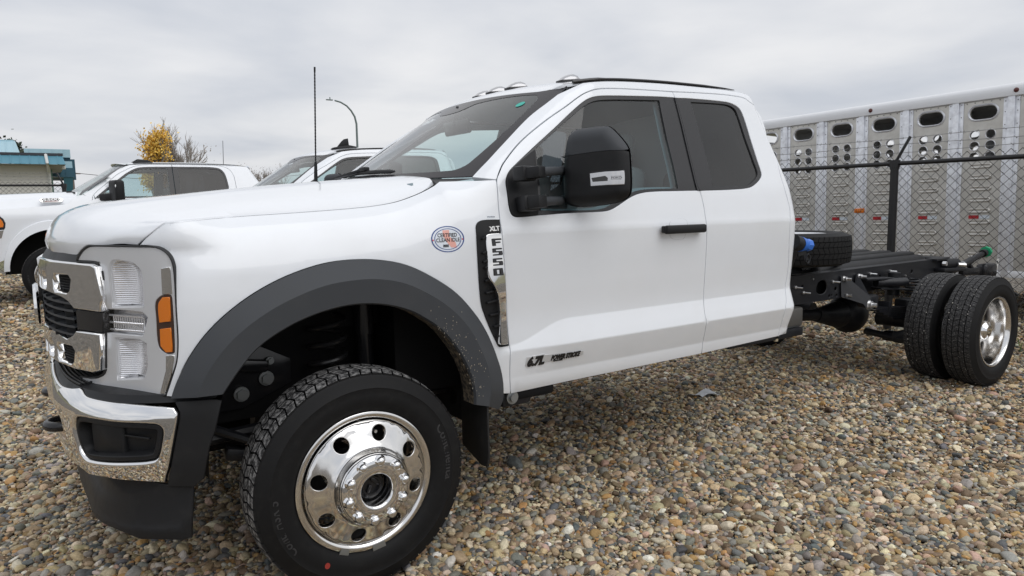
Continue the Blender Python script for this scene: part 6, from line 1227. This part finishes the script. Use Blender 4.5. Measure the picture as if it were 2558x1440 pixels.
# ================================================================ things beyond the lot
def build_far():
    global ROOT
    ROOT = None
    fence((0, 14, .2), (1, 0, 0), -7.2, -.42, (-6.2, -3.3, -.42), 1.755, 'black chain link fence between the blue roofed building and the left truck', arm=(-.10, -.06, .26))
    # ---- building: white ribbed walls, blue metal fascia and roofs
    t = thing('shop_building', (-3, 30, .3), 'low white sided building with a blue metal fascia and light blue roof', 'building'); Lc = np.array([-3, 30, .3]); ROOT = None
    A = lambda px, py, y: at(px, py, 1, y)-Lc
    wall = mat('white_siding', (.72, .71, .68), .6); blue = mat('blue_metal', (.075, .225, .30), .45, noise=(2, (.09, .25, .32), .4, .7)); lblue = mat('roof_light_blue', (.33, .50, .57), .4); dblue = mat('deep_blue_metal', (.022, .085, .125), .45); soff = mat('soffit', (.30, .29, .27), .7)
    xr_ = A(122, 430, 30)[0]; zt = A(100, 417, 30)[2]; x0 = -12
    b = MB(); b.box(((x0+xr_)/2, 3, zt/2-.2), (xr_-x0, 6, zt+.6)); W = b.build('wall', wall, t)
    for x in np.arange(xr_-.03, -2.2, -.10) if False else np.arange(x0+6, xr_, .16):
        b = MB(); b.box((x, -.012, zt/2), (.045, .03, zt)); b.build('siding_rib', wall, W)
    b = MB(); b.box((xr_-.02, -.02, zt/2), (.16, .06, zt)); b.build('corner_trim', mat('trim_white', (.62, .62, .60), .5), W)
    e = .95; zf0 = A(80, 410, 30-e)[2]; zf1 = A(80, 387, 30-.35)[2]; xf1, xf0 = A(155, 387, 30-.35)[0], A(164, 412, 30-e)[0]
    P = lambda x, y, z: (x, y, z)
    b = MB(); b.add([(x0, -e, zf0), (xf0, -e, zf0), (xf1, -.35, zf1), (x0, -.35, zf1), (xf0, 6.9, zf0), (xf1, 6.3, zf1)], [(0, 1, 2, 3), (1, 4, 5, 2)]); F = b.build('fascia', blue, t)
    b = MB(); b.box(((x0+xf1)/2, -.37, zf1+.02), (xf1-x0+.05, .12, .10)); b.build('gutter', mat('gutter_dark', (.03, .035, .045), .5), F)
    b = MB(); b.add([(x0, -e, zf0-.01), (xf0, -e, zf0-.01), (xf0, 6.9, zf0-.01), (x0, 6.9, zf0-.01)], [(3, 2, 1, 0)]); b.build('soffit', soff, F)
    for x in np.arange(x0+6.2, xf1, .30):
        b = MB(); b.bar((x, -e-.012, zf0), (x, -.36, zf1), .03, .03); b.build('fascia_rib', blue, F)
    xd = A(115, 395, 29.2)[0]; b = MB(); b.tube([(xd, -.45, zf1), (xd+.02, -e-.05, zf0+.05), (xd+.06, -.08, zf0-.3), (xd+.06, -.08, 0)], .055, 6); b.build('downpipe', mat('trim_white', ()), t)
    b = MB(); q = A(159, 419, 29.6); b.box(q, (.14, .12, .14), None, .03); b.build('wall_lamp', mat('trim_white', ()), t)
    # roof: light blue slope and the taller part at the left
    z2, z3 = A(60, 383.5, 33)[2], A(30, 351, 34)[2]
    b = MB(); b.add([(x0, -.3, zf1+.05), (xf1-.1, -.3, zf1+.05), (A(62, 384, 33)[0], 3, z2), (x0, 3, z2)], [(0, 1, 2, 3)]); b.build('roof', lblue, t)
    xa, xb = A(30, 351, 34)[0], A(43, 353, 34)[0]; b = MB(); b.add([(x0, 3, z2), (xa, 3, z2), (xa, 4.2, z3), (x0, 4.2, z3)], [(0, 1, 2, 3)]); b.add([(xa, 3, z2), (xa+.25, 3.4, z2), (xa+.1, 4.2, z3), (xa, 4.2, z3)], [(0, 1, 2, 3)]); b.box(((x0+xa)/2, 4.2, z3), (xa-x0+.1, .1, .06)); R2 = b.build('roof', lblue, t)
    for x in np.arange(x0+6.4, xa, .40): b = MB(); b.bar((x, 2.98, z2), (x, 4.18, z3), .03, .03); b.build('roof_rib', lblue, R2)
    # annex at the right end: stacked blue bands
    yA = 36; B = lambda px, py: A(px, py, yA); x1 = B(60, 380)[0]; x2 = B(174.5, 376)[0]
    for p0, p1, m, nm, out in ((374, 394, lblue, 'upper_band', .0), (393, 404.5, dblue, 'dark_blue_band', -.25), (404, 421.5, lblue, 'middle_band', .10), (421, 444, dblue, 'lower_band', .35)):  # bands alternate light blue and dark blue metal
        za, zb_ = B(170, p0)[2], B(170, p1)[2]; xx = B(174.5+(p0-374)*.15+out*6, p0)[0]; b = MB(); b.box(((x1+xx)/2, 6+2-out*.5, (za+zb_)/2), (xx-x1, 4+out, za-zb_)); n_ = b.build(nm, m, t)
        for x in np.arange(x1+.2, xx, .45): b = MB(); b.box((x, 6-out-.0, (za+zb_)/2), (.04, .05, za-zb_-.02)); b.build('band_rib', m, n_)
    b = MB(); V = [];
    za, zb_ = B(165, 444)[2], B(165, 475)[2]; b.add([(B(158, 444)[0], 5.7, za), (B(182, 444)[0], 5.7, za), (B(178, 475)[0], 6.3, zb_-1), (B(160, 475)[0], 6.3, zb_-1), (B(182, 444)[0], 9, za), (B(178, 475)[0], 9, zb_-1)], [(0, 1, 2, 3), (1, 4, 5, 2)]); b.build('flared_base', mat('mid_blue_metal', (.05, .16, .21), .45), t)
    b = MB(); b.box(((B(128, 440)[0]+B(160, 440)[0])/2, 7.6, za+.45), (1.6, .1, 1.0)); b.build('porch_back', dblue, t)
    b = MB(); b.box(B(126, 455)+np.array([.0, -3, 0]), (.10, .4, 2.0)); b.build('porch_post', mat('post_green', (.13, .24, .20), .6), t)
    # ---- lamp post, utility pole, low far house, hills
    a = at(893, 372, 1, 60); g = float(hg(0, 60)); px = [(890.5, 310), (886, 292), (877, 277), (866, 265), (851, 256), (836, 251.5), (823, 250)]
    P = [at(*p, 1, 60) for p in px]; t = thing('street_lamp', (a[0]+.05, 60, g), 'tall street lamp with a curved arm behind the middle truck', 'street lamp'); Lr = np.array([a[0]+.05, 60, g]); b = MB(); b.tube([(0, 0, -.3), tuple(a-Lr)]+[tuple(p-Lr) for p in P[:-1]], [.13, .105]+[.095, .09, .085, .08, .075, .07], 10); gs = mat('lamp_green_grey', (.16, .20, .20), .5); b.build('pole', gs, t)
    b = MB(); q = P[-1]-Lr; b.box(q, (.62, .24, .09), None, .03); h = b.build('lamp_head', gs, t); b = MB(); b.cyl(q+[.05, 0, .04], q+[.05, 0, .24], .05, 8); b.build('photocell', gs, h)
    t = thing('utility_pole', (at(182, 450, 1, 90)[0], 90, .3), 'thin distant utility pole just right of the blue building', 'pole'); b = MB(); zt = at(182, 423, 1, 90)[2]-.3; b.tube([(0, 0, -.5), (0, 0, zt)], .14, 8); b.build('shaft', mat('pole_wood', (.16, .13, .11), .8), t); b = MB(); b.box((0, 0, zt-.5), (1.6, .12, .12)); b.build('crossarm', mat('pole_wood', ()), t)
    b = MB(); q = np.array([0, 0, zt-.4]); b.tube([q+np.array([x, 0, -.9*math.sin(math.pi*x/26)]) for x in np.linspace(0, 26, 14)], .03, 4); b.build('power_line', GLOSSB, t)
    t = thing('far_house', tuple(at(200, 452, 1, 85)*[1, 1, 0]+[0, 0, .3]), 'low tan house far away beside the utility pole', 'house'); b = MB(); b.box((0, 0, 1.0), (7, 5, 2.2)); b.build('wall', mat('tan_wall', (.34, .27, .20), .8), t); b = MB(); b.prism([(-3.9, 2.0), (3.9, 2.0), (3.2, 3.1), (-3.2, 3.1)], (0, -3, 0), (1, 0, 0), (0, 0, 1), (0, 6, 0)); b.build('roof', mat('grey_roof', (.20, .19, .18), .8), t); b = MB(); b.box((1.2, 0, 3.5), (.6, .6, .8)); b.build('chimney', DARK, t)
    for k, (x, y) in enumerate(((-.9, -2.52), (1.3, -2.52))): b = MB(); b.box((x, y, 1.2), (.9, .06, .9)); b.build('window', GLOSSB, t)
    r = np.random.default_rng(5); xs = np.linspace(-500, 900, 90); b = MB(); rows = [[(x, 640, -2) for x in xs], [(x, 650, 9+5*math.sin(x*.013)+4*math.sin(x*.041+1)+r.uniform(0, 2.5)) for x in xs], [(x, 760, -2) for x in xs]]; b.add(*strip(rows)); o = b.build('hills', mat('far_hills', (.10, .10, .085), 1), None, 180); o['kind'] = 'structure'
build_far()
# ---------------------------------------------------------------- trees
BARK = mat('bark_grey', (.33, .30, .28), .9)
def branch(mb, p, d, L, r, lev, tips, rr, spread, up=.12, kids=(3, 5), shrink=.62):
    n = 4; P = [p]; q = d.copy()
    for i in range(n):
        q = (q+Vector(rr.normal(size=3))*.10+Vector((0, 0, up))).normalized(); P.append(P[-1]+q*L/n)
    mb.tube(P, [r*(1-.45*i/n) for i in range(n+1)], 5 if lev < 2 else 3, cap=False)
    if lev == 0: tips.append((P[-1], q)); return
    for k in range(rr.integers(*kids)):
        f = rr.uniform(.35, 1) if k else 1; i = min(n-1, int(f*n)); b = P[i]+(P[i+1]-P[i])*(f*n-i); a = Vector(rr.normal(size=3)); a = (a-q*a.dot(q)).normalized(); s = rr.uniform(.5, 1)*spread
        branch(mb, b, (q*math.cos(s)+a*math.sin(s)).normalized(), L*shrink*rr.uniform(.75, 1.15), r*.66, lev-1, tips, rr, spread, up, kids, shrink)
def tree(name, base, H, label, cat, seed, lev=4, spread=.62, leaf=None, r0=None, group=None, up=.12, trunks=1, kids=(3, 5), shrink=.66, frac=.30, nleaf=8, lsz=.10, lspread=.35, wide=1.0):
    global ROOT
    t = thing(name, base, label, cat, group); ROOT = None; rr = np.random.default_rng(seed); b = MB(); tips = []
    for k in range(trunks):
        d = Vector((rr.normal()*.12+(.35*(k-(trunks-1)/2)), rr.normal()*.12, 1)).normalized() if trunks > 1 else Vector((0, 0, 1)); branch(b, Vector((rr.normal()*.1*(trunks > 1), rr.normal()*.1*(trunks > 1), -.1)), d, H*frac, r0 or H*.014, lev, tips, rr, spread, up, kids, shrink)
    zm = max(v.co.z for v in b.bm.verts); sc_ = H/zm; bmesh.ops.scale(b.bm, vec=(sc_*wide, sc_*wide, sc_), verts=b.bm.verts); tips = [(Vector((p.x*sc_*wide, p.y*sc_*wide, p.z*sc_)), d) for p, d in tips]
    b.build('trunk', BARK, t, 180, recalc=False)
    if leaf:
        V, F = [], []
        for p, d in tips:
            for _ in range(nleaf):
                c = p+Vector(rr.normal(size=3))*lspread; n = Vector(rr.normal(size=3)).normalized(); a = n.orthogonal().normalized(); e = n.cross(a); s = lsz*rr.uniform(.6, 1.3); i = len(V); V += [c+a*s, c+e*s*.7, c-a*s, c-e*s*.7]; F.append((i, i+1, i+2, i+3))
        b = MB(); b.add(V, F); b.build('crown', leaf, t, 180, recalc=False)
    return t
YL = mat('yellow_leaves', (.78, .47, .07), .7, noise=(3, (.85, .60, .16), .4, .65)); GRN = mat('dark_needles', (.035, .05, .03), .8)
g45 = float(hg(0, 45))
p = at(416, 470, 1, 45); hz = at(425, 294, 1, 45)[2]; tree('bare_tree', (p[0], 45, g45), hz-g45, 'tall bare leafless tree above the roof of the left truck', 'tree', 11, lev=5, spread=.50, r0=.060, up=.10, frac=.30, kids=(4, 6), shrink=.70)
p = at(377, 470, 1, 44); hz = at(377, 328, 1, 44)[2]; tree('yellow_tree', (p[0], 44, g45), hz-g45, 'small tree full of golden yellow autumn leaves', 'tree', 4, lev=4, spread=.45, wide=.9, leaf=YL, r0=.10, up=.16, frac=.29, nleaf=14, lsz=.075, lspread=.20, kids=(4, 6), shrink=.60)
p = at(462, 470, 1, 47); hz = at(462, 350, 1, 47)[2]; tree('bare_tree', (p[0], 47, g45), hz-g45, 'short bare tree with sparse tan twigs right of the tall leafless tree', 'tree', 8, lev=4, spread=.55, r0=.08, up=.10, frac=.36, leaf=mat('sparse_leaves', (.30, .20, .09), .8), nleaf=1, lsz=.05, lspread=.3)
for k, (x, yt, lab) in enumerate(((622, 424, 'low brown leafless bush beside the cab corner of the left truck'), (640, 412, 'middle brown leafless bush in the gap left of the middle truck'), (662, 406, 'tallest brown leafless bush by the middle truck windshield'))):
    p = at(x, 470, 1, 50+k); hz = at(x, yt, 1, 50+k)[2]; tree('bare_bush', (p[0], 50+k, g45), hz-g45, lab, 'bush', 20+k, lev=4, spread=.6, r0=.06, trunks=4, up=.10, group='leafless bushes between the trucks', frac=.34, leaf=mat('bush_leaves', (.16, .12, .08), .9), nleaf=1, lsz=.04, lspread=.2)
p = at(48, 400, 1, 60); hz = at(45, 352, 1, 60)[2]; tree('evergreen_tree', (p[0], 60, .4), hz-.4, 'dark evergreen top showing above the blue roof', 'tree', 31, lev=4, spread=.5, leaf=GRN, r0=.16, up=.2, nleaf=8, lsz=.14, lspread=.22, frac=.36, wide=.38)
# ---------------------------------------------------------------- small things on the gravel
q = at(1768, 985, 2, .012); b = MB(); rr = np.random.default_rng(2); b.add(*grid(lambda u, v: (q[0]-.09+.20*u-.05*v, q[1]-.03+.10*v, .012+.014*math.sin(u*5+v*3)+.006*math.sin(v*9)), 8, 5)); tag(b.build('plastic_scrap', mat('scrap_white', (.55, .57, .60), .4)), 'crumpled whitish plastic scrap lying on the gravel beside the truck', 'litter')
for k, (px, py, an, L, lab) in enumerate(((1765, 1072, .6, .10, 'thin pale twig lying right of the shaded gravel'), (1505, 1218, .5, .07, 'short pale straw lying on the foreground gravel'))):
    q = at(px, py, 2, .02); b = MB(); b.tube([q, q+[L*.5*math.cos(an), L*.5*math.sin(an), .004], q+[L*math.cos(an+.1), L*math.sin(an+.1), .0]], .0025, 5); tag(b.build('twig', mat('straw', (.55, .46, .30), .8)), lab, 'twig')
def tuft(x, y, n, h, col, label, name='weed', seed=0):
    rr = np.random.default_rng(seed); b = MB(); V, F = [], []
    for _ in range(n):
        a = rr.uniform(0, 6.28); c = Vector((x+rr.normal()*.06, y+rr.normal()*.06, -.01)); d = Vector((math.cos(a), math.sin(a), 0)); L = h*rr.uniform(.5, 1.2); w = .006; s = d.cross(Vector((0, 0, 1)))*w; i = len(V); le = rr.uniform(.2, .7)
        m = c+d*L*le*.4+Vector((0, 0, L*.65)); e = c+d*L*le+Vector((0, 0, L)); V += [c-s, c+s, m-s*.8, m+s*.8, e]; F += [(i, i+1, i+3, i+2), (i+2, i+3, i+4)]
    b.add(V, F); return tag(b.build(name, mat('grass_'+col, {'green': (.09, .14, .03), 'dry': (.36, .28, .15)}[col], .8), None, 180), label, 'grass tuft')
tuft(6.42, -.62, 70, .14, 'green', 'green grass tuft at the foot of the chain link fence behind the rear tyre', seed=1)
tuft(6.45, -.95, 60, .12, 'green', 'green grass tuft by the fence at the right edge of the photo', seed=2)
def dry_grass():
    rr = np.random.default_rng(9); V, F = [], []
    for _ in range(5200):
        if rr.random() < .7: x, y = rr.uniform(5.6, 8.0), rr.uniform(-2.5, 6.5)
        else: x, y = rr.normal(6.5, .2), rr.uniform(-2.5, 6.5)
        a = rr.uniform(0, 6.28); L = rr.uniform(.03, .10); d = Vector((math.cos(a), math.sin(a), 0)); s = Vector((-math.sin(a), math.cos(a), 0))*.003; c = Vector((x, y, 0)); e = c+d*L+Vector((0, 0, rr.uniform(.005, .05))); i = len(V); V += [c-s, c+s, e]; F.append((i, i+1, i+2))
    b = MB(); b.add(V, F); o = b.build('dry_grass', mat('grass_dry', (.36, .28, .15), .8), None, 180, recalc=False); o['kind'] = 'stuff'; o['label'] = 'dry tan grass blades along the fence line'
dry_grass()
